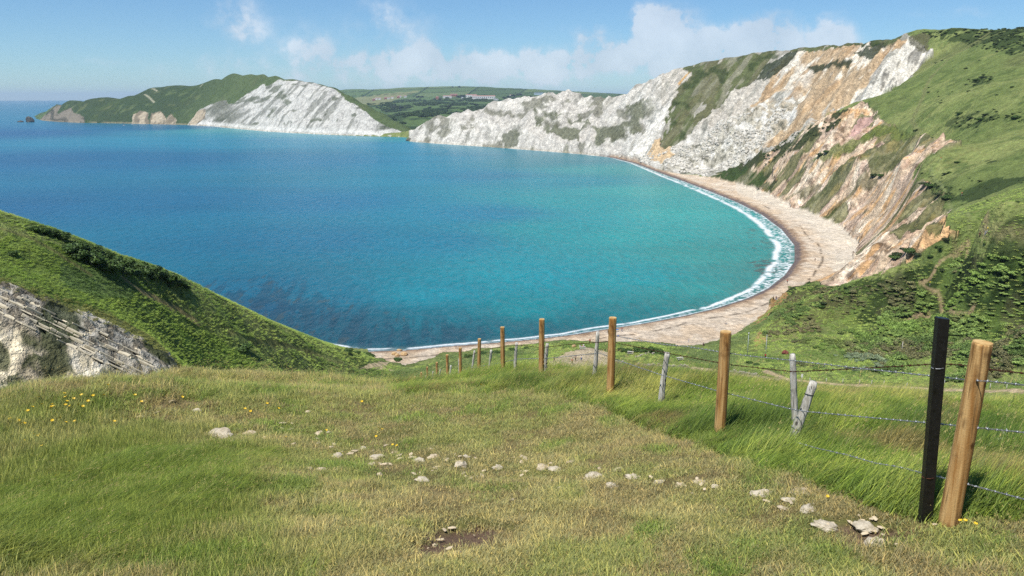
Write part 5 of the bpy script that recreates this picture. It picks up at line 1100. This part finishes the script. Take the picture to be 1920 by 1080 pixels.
yl = simple('yellow_paint', (.7,.5,.05), .6); rdm = simple('red_paint', (.55,.06,.05), .6)
for x, y, mm, lab in ((1743,537,yl,'yellow marker post by the zigzag path'),(1851,436,yl,'yellow marker post near the two hikers'),(1803,368,rdm,'red marker post on the upper hill path'),(1764,301,rdm,'red marker post near the top of the clay cliff')):
    p = ground_at(x, y); r0 = empty('marker_post', p); V, Fc = lathe_chain([(0,0,-.2),(0,0,1.0)], [.06,.05], 8); mesh_obj('stem', V, Fc, W_GR, r0); V, Fc = lathe_chain([(0,0,1.0),(0,0,1.5)], [.12,.12], 10); mesh_obj('cap', V, Fc, mm, r0); tag(r0, lab, 'marker post', 'coloured marker posts along the path')
# ---- sandstone boulders on the near beach, sea stacks, boats
SND = stone_mat('sandstone', lin(226,196,150,.72), lin(190,150,104,.62), 1.2); DKR = stone_mat('dark_ledge_rock', lin(128,124,114,.5), lin(84,82,78,.45), .15)
for x, y, w, h, lab in ((739,665,5.5,4,'sandy boulder, left one of the beach cluster'),(749,658,5,3,'sandy boulder, farthest one of the beach cluster'),(745,668,5,4,'sandy boulder, nearest one of the beach cluster'),(758,666,7,5,'broad sandy boulder, right one of the beach cluster'),(1076,651,4,4,'square sandstone block near the seated pair')):
    p = ground_at(x, y); k = math.hypot(math.hypot(p.x, p.y), 75)/F; o = link(bpy.data.objects.new('boulder', rock_mesh('boulder', w*k, w*k*.8, h*k, int(x), SND))); o.location = (p.x, p.y, p.z+h*k*.4); tag(o, lab, 'boulder', 'sandstone boulders at the near beach')
for x, y, w, h, lab in ((39,229,5,2,'outermost low dark rock off the far point'),(56,229,7,7,'peaked dark sea stack off the far point'),(775,264,14,4,'dark rock ledge at the foot of the white headland')):
    p = PZ(x, y, 0); k = math.hypot(p[0], p[1])/F; o = link(bpy.data.objects.new('sea_rock', rock_mesh('sea_rock', w*k, w*k*.7, h*k, int(x)+2, DKR, 4, .6))); o.location = (p[0], p[1], h*k*.15); tag(o, lab, 'sea rock', 'dark rocks in the sea')
def boat(px, py, L_, label):
    p = PZ(px, py, 0); r0 = empty('motor_boat', p, 2.6); V = []; Fc = []; n = 10
    for i in range(n+1):
        t = i/n; w = L_*.17*(1-t**3)+.03
        for a_, zz_ in ((-1,.9+.5*t),(-.7,0),(.7,0),(1,.9+.5*t)): V.append((L_*(t-.5), a_*w, zz_))
    for i in range(n):
        for q in range(3): Fc.append((i*4+q, i*4+q+1, (i+1)*4+q+1, (i+1)*4+q))
        Fc.append((i*4+3, i*4, (i+1)*4, (i+1)*4+3))
    Fc.append((0,1,2,3)); mesh_obj('hull', V, Fc, CW, r0, False); V, Fc = box((-.05*L_, 0, 1.6), (L_*.35, L_*.2, 1.3)); mesh_obj('cabin', V, Fc, CW, r0, False); V, Fc = box((-.05*L_, 0, 1.75), (L_*.352, L_*.202, .5)); mesh_obj('cabin_window', V, Fc, CB, r0, False); tag(r0, label, 'boat', 'white boats moored under the far cliffs')
boat(232, 235.5, 9, 'white motor boat moored off the far cliffs, left one of two'); boat(248, 233.6, 7, 'smaller white motor boat, right one of two')
# ---- barracks and houses beyond the gap
RF = simple('clay_tiles', lin(186,140,132,.7), .8, .2, 0, .3, .2); WL = simple('pale_render', lin(240,238,232,.85), .85); WLR = simple('brick_wall', lin(190,120,100,.65), .85); GLS = simple('dark_glazing', (.03,.035,.045), .2, .5); LR = simple('pale_metal_roof', lin(214,220,226,.7), .5)
def house(px, py, wpx, hpx, label, wall=WL, roof=RF, flat=False, nw=4, dm=10):
    p = Fg.hit(px, py, 3200, 7000); r_ = math.hypot(p.x, p.y); k = r_/F; w = wpx*k; h = hpx*k; rz = -math.atan2(p.x, p.y)+random.uniform(-.15, .15)
    r0 = empty('long_building' if wpx > 14 else 'house', (p.x, p.y, p.z-1), rz); hw = h*(.85 if flat else .80)
    V, Fc = box((0, 0, hw/2), (w, dm, hw)); mesh_obj('wall', V, Fc, wall, r0, False)
    if flat: V, Fc = box((0, 0, hw+.4), (w+1, dm+1, .8))
    else: V = [(-w/2-.4,-dm/2-.4,hw),(w/2+.4,-dm/2-.4,hw),(w/2+.4,dm/2+.4,hw),(-w/2-.4,dm/2+.4,hw),(-w/2-.4,0,h),(w/2+.4,0,h)]; Fc = [(0,1,5,4),(2,3,4,5),(1,2,5),(3,0,4),(3,2,1,0)]
    mesh_obj('roof', V, Fc, roof, r0, False)
    for i in range(nw): V, Fc = box(((i+.5)/nw*w-w/2, -dm/2-.02, hw*.55), (w/nw*.45, .15, hw*.3)); mesh_obj('window', V, Fc, GLS, r0, False)
    tag(r0, label, 'building', 'houses and barracks beyond the gap')
house(907,186,42,7,'long white barrack block with a wide pale front and red roof', WL, RF, False, 12, 22); house(884,183,20,6,'red roofed hall at the left end of the long barrack block', WL, RF, False, 6, 16); house(930,188,8,4,'small white annex below the right end of the long block', WL, LR, True, 2)
house(839,184,16,5,'white building with red roof left of the dark trees', WL, RF, False, 5, 14); house(851,181,13,5,'red roofed building just above the white one', WLR, RF, False, 4, 12); house(867,186,3,5,'tiny white tower right of the dark trees', WL, LR, True, 1, 8); house(820,186,5,5,'small brick house left of the barracks', WLR, RF, False, 2)
house(1010,178,17,5,'pale blue flat roofed block above the headland', simple('pale_blue_panel', lin(200,220,232,.75), .7), LR, True, 8, 14); house(960,180,8,3,'low red roofed house between the barracks and pale blue block', WL, RF, False, 2)
for i, (x, y) in enumerate([(701,189),(706,187),(712,187),(723,186),(729,186),(736,185),(747,184),(750,183),(760,183)]): house(x, y, 5, 4, 'small red roofed cottage in the row beyond the far headland', WL if i % 3 else WLR, RF, False, 2, 9)
# ================================================================== bushes and scrub
def leaf_blob(n, sx, sy, sz, leaf, seed, lobes=7, core=True):
    g = np.random.default_rng(seed); V = []; Fc = []; bl = []
    cs = [(g.uniform(-.55,.55)*sx, g.uniform(-.55,.55)*sy, g.uniform(.25,.75)*sz, g.uniform(.35,.62)) for _ in range(lobes)]
    for i in range(n):
        c = cs[g.integers(len(cs))]; v = g.normal(0, 1, 3); v[2] = abs(v[2])*.9-.15; v /= np.linalg.norm(v); rr_ = g.uniform(.72, 1.06)
        p = np.array([c[0]+v[0]*c[3]*sx*rr_, c[1]+v[1]*c[3]*sy*rr_, max(c[2]+v[2]*c[3]*sz*rr_, 0)])
        nrm = v+g.normal(0, .55, 3); nrm /= np.linalg.norm(nrm); t = np.cross(nrm, g.normal(0, 1, 3)); t /= np.linalg.norm(t); b_ = np.cross(nrm, t); s = leaf*g.uniform(.6, 1.4); k = len(V)
        V += [tuple(p-t*s-b_*s*.55), tuple(p+t*s*.9-b_*s*.6), tuple(p+t*s+b_*s*.5), tuple(p-t*s*.8+b_*s*.62)]; Fc.append((k,k+1,k+2,k+3)); bl += [float(g.uniform())]*4
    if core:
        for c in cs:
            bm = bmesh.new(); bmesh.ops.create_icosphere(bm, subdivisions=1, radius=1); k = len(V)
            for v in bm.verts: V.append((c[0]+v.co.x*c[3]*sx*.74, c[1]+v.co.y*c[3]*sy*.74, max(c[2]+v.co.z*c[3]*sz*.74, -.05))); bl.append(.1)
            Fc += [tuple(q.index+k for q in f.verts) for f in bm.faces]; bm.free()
    me = bpy.data.meshes.new('foliage'); me.from_pydata(V, [], Fc); at = me.attributes.new('bl', 'FLOAT', 'POINT'); at.data.foreach_set('value', bl); return me
def leaf_mat(name, c):
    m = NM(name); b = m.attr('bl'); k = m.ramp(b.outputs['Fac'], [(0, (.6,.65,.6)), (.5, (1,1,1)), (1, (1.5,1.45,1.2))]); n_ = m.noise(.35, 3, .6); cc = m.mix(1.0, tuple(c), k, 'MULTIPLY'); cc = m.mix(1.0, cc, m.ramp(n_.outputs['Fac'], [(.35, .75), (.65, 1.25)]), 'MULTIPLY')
    return m.done(m.bsdf(cc, .6, .3))
LB = [leaf_mat('hawthorn_leaf', lin(84,112,50,.6)), leaf_mat('gorse_leaf', lin(66,84,42,.5)), leaf_mat('bramble_leaf', lin(88,120,50,.5)), leaf_mat('thorn_twigs', lin(120,116,90,.5)), leaf_mat('far_tree_leaf', lin(48,70,40,.5))]
BM_ = [leaf_blob(900, 1, 1, .85, .075, s) for s in range(4)]
for i, m_ in enumerate(BM_): m_.materials.append(LB[0])
BM2 = [leaf_blob(700, 1, 1, .6, .085, 20+s) for s in range(3)]
for m_ in BM2: m_.materials.append(LB[1])
stemv = lathe_chain([(0,0,-.3),(.03,.02,.2),(.05,0,.55)], [.07,.06,.03], 7)
stem_me = bpy.data.meshes.new('stem'); stem_me.from_pydata([tuple(v) for v in stemv[0]], [], stemv[1]); stem_me.materials.append(W_GR)
def bush(p, s, sz, me, label, cat, group, rz=None, name='bush', stem=True):
    r0 = empty(name, (p[0], p[1], p[2]-.1*s), rng.uniform(0, 6.28)); r0.scale = (s*rng.uniform(.85,1.15), s*rng.uniform(.85,1.15), sz)
    o = link(bpy.data.objects.new('foliage' if name == 'bush' else 'crown', me)); o.parent = r0
    if stem: q = link(bpy.data.objects.new('stem' if name == 'bush' else 'trunk', stem_me)); q.parent = r0
    tag(r0, label, cat, group)
# the dark hedge along the left hill
HED = [(62,430,.9),(80,434,1.1),(98,438,1.2),(115,444,1.2),(135,470,1.6),(150,462,1.5),(152,482,1.7),(170,470,1.5),(172,492,2.0),(192,482,1.7),(196,502,2.0),(215,490,1.6),(216,506,1.9),(236,500,1.8),(240,514,1.7),(260,504,1.9),(262,516,1.6),(282,512,1.9),(288,520,1.4),(302,516,1.7),(316,524,1.7),(330,530,1.5),(322,534,1.2),(342,533,1.2),(350,538,.8)]
for i, (x, y, s) in enumerate(HED):
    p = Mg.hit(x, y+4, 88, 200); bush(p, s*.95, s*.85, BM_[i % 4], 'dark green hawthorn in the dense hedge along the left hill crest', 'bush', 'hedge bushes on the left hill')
for i, (x, y, s, lb) in enumerate([(430,598,1.6,'low bush on the lower left hill face'),(690,668,2.2,'dark bush where the left hill meets the beach'),(668,664,2.0,'bush just above the hill toe by the beach'),(650,660,1.8,'low bush on the seaward edge of the left hill toe'),(745,676,1.6,'small bush above the boulders'),(22,478,1.0,'grey green bramble on the left hill at the frame edge'),(458,655,2.0,'dark bramble clump low on the left hill')]):
    p = Mg.hit(x, y, 88, 260); bush(p, s, s*.6, BM_[i % 4] if i else BM2[0], lb, 'bush', 'scattered bushes on the left hill')
# bushes one can tell apart in the valley and on the down
VB = [(1165,656,1.8,.9),(1178,658,2,1.0),(1192,657,2.2,1.1),(1206,658,2.2,1.2),(1222,659,2.3,1.2),(1236,661,2.2,1.1),(1248,664,1.8,.9),(1178,682,1.3,.7),(1405,679,1.6,.6),(1419,682,1.4,.6),(960,655,2,.7),(930,660,2,.7),(905,663,2,.7),(880,668,2.2,.7),(985,652,1.8,.6)]
for i, (x, y, s, z_) in enumerate(VB):
    p = ground_at(x, y+2); bush(p, s*.8, s*z_*.62, BM_[i % 4], 'green bush in the clump behind the third orange post' if i < 7 else ('small bush beside the ruined walls' if i < 10 else 'low bush on the bank above the surf line'), 'bush', 'valley bushes by the beach')
HB = [(1640,328,3.4),(1653,330,2.8),(1538,290,3.2),(1550,286,3),(1762,366,3),(1772,372,3),(1738,345,3),(1745,350,3),(1700,470,2.4),(1710,474,2.8),(1690,480,3.6),(1680,484,3.2),(1720,478,2.4),(1745,482,1.2),(1768,507,1.4),(1760,466,1.6),(1775,450,1.4),(1780,325,1.6),(1774,326,1.8),(1795,305,1.4),(1838,340,1.2),(1800,214,2.4),(1820,222,3),(1840,226,3),(1850,215,2.4),(1905,222,3),(1890,218,2),(1832,152,3.4),(1845,146,3.2),(1858,150,2.4),(1545,570,2),(1540,576,1.4)]
for i, (x, y, s) in enumerate(HB):
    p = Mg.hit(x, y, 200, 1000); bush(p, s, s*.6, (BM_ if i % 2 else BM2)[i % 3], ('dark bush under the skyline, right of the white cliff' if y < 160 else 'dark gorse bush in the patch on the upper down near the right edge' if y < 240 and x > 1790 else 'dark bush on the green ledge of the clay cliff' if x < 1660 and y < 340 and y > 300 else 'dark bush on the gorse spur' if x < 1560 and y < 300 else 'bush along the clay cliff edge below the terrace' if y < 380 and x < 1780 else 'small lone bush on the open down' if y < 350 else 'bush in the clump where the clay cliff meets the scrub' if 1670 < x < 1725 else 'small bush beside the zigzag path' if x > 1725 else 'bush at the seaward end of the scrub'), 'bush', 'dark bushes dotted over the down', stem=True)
# individual trees round the barracks
TRM = leaf_blob(500, 1, 1, .9, .12, 44, 6); TRM.materials.append(LB[4])
for i, (x, y, s) in enumerate([(784,182,15),(791,182,14),(860,182,16),(866,181,18),(872,181,18),(878,182,16),(884,184,14),(945,184,14),(953,182,14),(962,180,16),(970,178,14),(976,178,14),(984,181,12),(995,182,12),(825,187,10),(815,187,10),(740,202,16),(752,203,15),(843,200,12),(806,203,12),(892,197,12),(849,162.5,10),(861,162.5,12),(1022,182,12)]):
    p = Fg.hit(x, y+1, 2400, 7500); bush(p, s, s*.8, TRM, ('dark tree left of the distant white barracks' if x < 858 and y > 170 else 'dark tree in the grove beside the long barrack block' if x < 890 and y > 170 and y < 190 else 'tiny tree on the far ridge skyline' if y < 170 else 'dark tree between the barracks and the pale blue block'), 'tree', 'distant trees beyond the headland', name='tree')
# thickets: nobody could count these
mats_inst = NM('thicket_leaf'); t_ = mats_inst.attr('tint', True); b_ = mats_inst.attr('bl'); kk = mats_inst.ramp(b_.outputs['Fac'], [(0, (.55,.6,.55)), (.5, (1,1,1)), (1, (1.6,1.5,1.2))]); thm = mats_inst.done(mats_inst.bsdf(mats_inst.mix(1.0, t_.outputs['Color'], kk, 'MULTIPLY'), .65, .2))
SM = [leaf_blob(360, 1, 1, .8, .11, 60+s, 6) for s in range(5)]+[leaf_blob(300, 1, 1, .45, .10, 80+s, 8) for s in range(3)]
cs = make_coll('thicket', SM, thm)
def mid_field(n, a0, a1, r0, r1, seed, G=None, jit=True):
    g = np.random.default_rng(seed); A = g.uniform(a0, a1, n); Lr = g.uniform(math.log(r0), math.log(r1), n); x, y = np.exp(Lr)*np.sin(A), np.exp(Lr)*np.cos(A); z = (G or Mg).h(x, y); q = project(x, y, z); return x, y, z, q[0], q[1], np.exp(Lr), g
x, y, z, qx, qy, r, g = mid_field(60000, .05, .75, 150, 420, 901)
w1 = (fbm(x/8, y/8, 3, 910)-.5)*40
inz = pip(qx+w1, qy+w1*.5, [(1440,600),(1480,540),(1600,536),(1700,520),(1755,520),(1790,490),(1860,478),(1960,470),(2400,440),(2400,740),(1800,716),(1640,700),(1480,690),(1470,672),(1540,660),(1500,640),(1430,640)])
dn = fbm(x/9, y/9, 4, 911); dn2 = fbm(x/25, y/25, 3, 912)
rightk = sstep(1480, 1750, qx)
pthd = np.ones(len(x), bool)
for pts in ([(1790,478),(1756,499),(1742,524),(1724,530),(1732,537),(1760,548)], [(1600,634),(1530,628),(1470,634),(1420,645)], [(1700,600),(1740,588),(1790,588),(1825,578)]): pthd &= segdist(qx, qy, pts) > 6
keep = inz & pthd & (dn+.12*rightk > .47) & (g.uniform(size=len(x)) < .62*sstep(.44, .56, dn+.12*rightk))
kind = np.where(dn+.1*rightk > .54, g.integers(0, 5, len(x)), 5+g.integers(0, 3, len(x)))
tint = colmix(lin(124,146,80,.98), [(lin(98,120,64,.86), sstep(.5, .62, dn)), (lin(130,122,92,.7), sstep(.56, .64, fbm(x/6, y/6, 3, 913))*.8), (lin(126,154,72,.8), sstep(.55, .66, dn2)*.6), (lin(130,146,116,.8), (ell(qx, qy, 1600, 680, 60, 18)+(dn-.5)*2 < 1)*.9), (lin(138,130,94,.75), pip(qx, qy, [(1440,600),(1480,540),(1560,540),(1610,580),(1540,620),(1440,640)])*(dn2 > .42)*.8)])*g.uniform(.75, 1.25, len(x))[:,None]
s_ = g.uniform(.6, 1.35, len(x))*np.where(kind >= 5, .8, 1.0)*(.75+.4*rightk); sc3 = np.stack([s_, s_, s_*.8], -1)
scatter('scrub', cs, np.stack([x, y, z-.1], -1)[keep], kind[keep], g.uniform(0, 6.28, len(x))[keep], sc3[keep], tint[keep])
print('scrub', keep.sum())
# shrubs thinning out over the open down
x, y, z, qx, qy, r, g = mid_field(30000, .30, .75, 240, 1000, 960)
PT = [[(1818,148),(1845,139),(1865,146),(1850,158),(1822,160)], [(1770,232),(1800,218),(1840,212),(1872,206),(1866,220),(1840,232),(1842,242),(1800,240)], [(1882,218),(1930,212),(1990,216),(1960,232),(1890,228)],[(1700,70),(1760,58),(1920,50),(1930,110),(1870,100),(1800,80)],[(1560,215),(1590,210),(1580,235),(1500,275),(1440,315),(1400,345),(1330,330),(1400,303),(1500,250)],[(1680,260),(1740,246),(1800,258),(1760,250),(1700,240)],[(1720,310),(1760,330),(1790,360),(1780,385),(1750,360),(1730,335)]]
inp = np.zeros(len(x), bool); jx = (fbm(x/6, y/6, 3, 961)-.5)*30
for pl in PT: inp |= pip(qx+jx, qy+jx*.4, pl)
keep = (inp & (g.uniform(size=len(x)) < .42)) | ((fbm(x/30, y/30, 3, 962) > .54) & (g.uniform(size=len(x)) < .035) & (qx > 1740+np.maximum(430-qy, 0)*.0) & (qy > 110))
s_ = g.uniform(.5, 1.3, len(x))*np.clip(r/450, .7, 1.9); tint = lin(80,98,54,.68)[None]*g.uniform(.75, 1.3, len(x))[:,None]
scatter('low_gorse', cs, np.stack([x, y, z-.1], -1)[keep], g.integers(0, 8, len(x))[keep], g.uniform(0, 6.28, len(x))[keep], np.stack([s_, s_, s_*.65], -1)[keep], tint[keep])
# coarse tussocks over the left hill, valley floor and nearest down
TU = [blades(46, .32, .14, .34, .035, .4, 1.5, .55, .4, seed=120+i, segs=3) for i in range(4)]
ct = make_coll('tussock', TU, gm)
x, y, z, qx, qy, r, g = mid_field(170000, -.72, .75, 85, 330, 920)
Dm = segdist(x, y, list(map(tuple, shore_w[8:34])))
colh = fbm(x/9, y/9, 4, 921); colg = fbm(x/2.5, y/2.5, 3, 922)
okz = (z > 4.6) & ~pip(qx, qy+4, [(-400,430),(-150,490),(0,545),(60,560),(130,590),(210,616),(270,648),(318,674),(335,694),(330,780),(-400,900)]) & ~pip(qx, qy, BEACH) & (r < 330)
okz &= ~pip(qx, qy, [(1024,694),(1030,678),(1060,662),(1100,650),(1142,656),(1154,680),(1134,702),(1050,707)]) & ~((qx > 1590) & (qy < 530) & (qy > 300) & (qx < 1800) & pip(qx, qy, [(1590,530),(1700,495),(1745,468),(1798,440),(1770,400),(1600,400)]))
for pts in ([(1300,690),(1400,705),(1450,711),(1520,716),(1600,722),(1700,727),(1800,731),(1930,735)], [(1438,697),(1470,708)], [(235,524),(262,545),(300,563),(333,580),(365,600)], [(430,625),(480,640),(540,648),(590,662),(640,680)], [(0,428),(60,448),(100,470),(130,490),(165,512)],[(672,690),(700,682),(728,680)],[(1756,499),(1742,524),(1724,530),(1760,548)]): okz &= segdist(qx, qy, pts) > 4.5
keep = okz & (g.uniform(size=len(x)) < .8)
lh = (r < 230) & (qx < 680)
tint = colmix(lin(150,168,92,1.15), [(lin(120,144,74,1.0), sstep(.45, .6, colh)), (lin(164,174,104,1.05), sstep(.5, .64, colg)*.7), (lin(116,134,88,.9), sstep(.58, .68, fbm(x/14, y/14, 3, 923))*.8), (lin(136,160,72,1.15), pip(qx, qy, [(0,440),(150,470),(300,560),(420,640),(500,690),(330,700),(200,600),(0,535)])*.5), (lin(148,142,94,.85), pip(qx+colg*20, qy, [(0,515),(90,545),(200,580),(300,636),(345,690),(310,700),(200,640),(0,560)])*.75), (lin(96,124,84,.8), pip(qx, qy, [(110,500),(200,505),(250,530),(250,560),(180,560),(120,535)])*.7)])*g.uniform(.8, 1.2, len(x))[:,None]
s_ = g.uniform(.7, 1.3, len(x))*np.clip(r/130, .8, 1.9)
scatter('hill_grass', ct, np.stack([x, y, z], -1)[keep], g.integers(0, 4, len(x))[keep], g.uniform(-.5, .5, len(x))[keep], np.stack([s_, s_, s_*.8], -1)[keep], tint[keep])
# woods and hedges in the far valley
x, y, z, qx, qy, r, g = mid_field(26000, -.2, .14, 2150, 6400, 930, Fg)
dn = fbm(np.arctan2(x, y)*60, np.log(r)*22, 4, 931); keep = ((qy > 184) & (dn > .55) & (qx > 690) & (r > 2150)) & (z > 4) & (np.hypot(x, y) < 5200)
tint = colmix(lin(70,96,56,.6), [(lin(96,120,70,.6), sstep(.5, .66, fbm(x/60, y/60, 3, 932)))])*g.uniform(.75, 1.2, len(x))[:,None]
s_ = g.uniform(5, 10, len(x)); scatter('woodland', cs, np.stack([x, y, z-1], -1)[keep], g.integers(0, 5, len(x))[keep], g.uniform(0, 6, len(x))[keep], np.stack([s_, s_, s_*.8], -1)[keep], tint[keep])
# rubble below the chalk
RK = [rock_mesh('rubble', 1, .8, .7, 950+i, thm, 1, .4) for i in range(4)]
for m_ in RK: m_.attributes.new('bl', 'FLOAT', 'POINT').data.foreach_set('value', [.5]*len(m_.vertices))
cr_ = make_coll('rubble_piece', RK, thm)
x, y, z, qx, qy, r, g = mid_field(120000, .10, .42, 780, 1180, 940)
inz = pip(qx, qy, [(1160,294),(1200,280),(1240,286),(1290,262),(1360,225),(1440,200),(1480,205),(1440,260),(1400,296),(1335,322),(1330,330),(1270,322),(1210,306)]); keep = inz & (g.uniform(size=len(x)) < .22*sstep(.4,.6,fbm(x/20,y/20,3,945)))
s_ = g.uniform(.3, 1.0, len(x))**4*3.0+.35; tint = lin(222,216,202,.74)[None]*g.uniform(.7, 1.1, len(x))[:,None]
scatter('rubble', cr_, np.stack([x, y, z+.1], -1)[keep], g.integers(0, 4, len(x))[keep], g.uniform(0, 6, len(x))[keep], s_[keep], tint[keep])
# tilted limestone ledges of the old quarry: slabs laid along the dip of the beds, one row above another
led_parts = []; g = np.random.default_rng(77); c0 = Mg.hit(120, 640, 70, 108)
for row, (off_, x0, x1, th, gap) in enumerate([(1,-60,300,.17,.10),(7,-60,290,.12,.3),(15,-90,285,.26,.06),(21,-40,250,.10,.3),(33,-90,255,.24,.06),(39,-90,245,.10,.2),(47,-60,240,.12,.35),(-6,60,300,.14,.5)]):
    x_ = x0
    while x_ < x1:
        w_ = g.uniform(8, 34); y0 = 540+off_+.47*x_+g.normal(0, .8); y1 = y0+.47*w_*.96
        if g.uniform() > gap*1.2:
            A_ = Mg.hit(x_, y0, 70, 110); B_ = Mg.hit(x_+w_*.95, y1, 70, 110); dd = B_-A_
            if .2 < dd.length < 4 and A_.length > 0:
                t = np.array(dd)/dd.length; nrm = np.cross(t, [0.0, 0, 1.0]); nrm /= np.linalg.norm(nrm)
                if nrm[1] > 0: nrm = -nrm
                upv = np.cross(nrm, t); upv = upv if upv[2] > 0 else -upv; L_ = dd.length; hh_ = th*g.uniform(.7, 1.25); dp = g.uniform(.12, .42)
                m_ = np.array((A_+B_)/2); V_ = []
                for a1 in (-.5, .5):
                    for b1 in (-.95, .42):
                        for c1 in (-.5, .5): V_.append(m_+t*a1*L_*g.uniform(.94, 1.02)+nrm*dp*b1*g.uniform(.8, 1.1)+upv*c1*hh_*g.uniform(.85, 1.1)-np.array(c0))
                led_parts.append((V_, [(0,1,3,2),(4,6,7,5),(0,4,5,1),(2,3,7,6),(0,2,6,4),(1,5,7,3)]))
        x_ += w_
V, Fc = join(led_parts)
bm = bmesh.new(); vs = [bm.verts.new(tuple(v)) for v in V]
for f in Fc: bm.faces.new([vs[q] for q in f])
bmesh.ops.recalc_face_normals(bm, faces=bm.faces); bmesh.ops.bevel(bm, geom=list(bm.edges), offset=.02, segments=1, affect='EDGES')
me = bpy.data.meshes.new('limestone_ledges'); bm.to_mesh(me); bm.free(); me.materials.append(stone_mat('bedded_limestone', lin(230,218,190,.92), lin(196,184,158,.84), 2.2)); o = link(bpy.data.objects.new('limestone_ledges', me)); o.location = c0; o['kind'] = 'stuff'

x, y, z, qx, qy, r, g = tuft_field(16000, 3, 24, 980)
dl = segdist(qx, qy, [(540,808),(620,850),(780,872),(1020,884),(1200,900),(1400,925),(1560,975),(1660,1000)]); dl2 = segdist(qx, qy, [(270,770),(420,815),(560,815)])
pk = np.maximum(sstep(36, 4, dl)*.55, sstep(24, 4, dl2)*.3); pk = np.maximum(pk, .14*soil(qx, qy, x, y)*(qy > 950))
keep = g.uniform(size=len(x)) < pk*sstep(.4, .6, fbm(x/.3, y/.3, 3, 981))
s_ = g.uniform(.008, .036, len(x))*np.clip(r/7, .8, 2); tint = lin(214,196,164,.75)[None]*g.uniform(.7, 1.2, len(x))[:,None]
scatter('stone_chips', cr_, np.stack([x, y, z+.022], -1)[keep], g.integers(0, 4, len(x))[keep], g.uniform(0, 6, len(x))[keep], np.stack([s_*1.5, s_, s_*.45], -1)[keep], tint[keep])
# ================================================================== haze
bm = bmesh.new(); bmesh.ops.create_cube(bm, size=1)
for v in bm.verts: v.co = Vector((v.co.x*70000, v.co.y*70000, -24 if v.co.z < 0 else 260))
me = bpy.data.meshes.new('haze'); bm.to_mesh(me); bm.free(); hz = link(bpy.data.objects.new('haze', me)); hz['kind'] = 'stuff'
mh = NM('haze'); pv = mh.n('ShaderNodeVolumePrincipled'); pv.inputs['Density'].default_value = 4.5e-5; pv.inputs['Color'].default_value = (.62,.80,1,1); pv.inputs['Anisotropy'].default_value = 0
mh.l(pv.outputs[0], mh.out.inputs['Volume']); me.materials.append(mh.m)
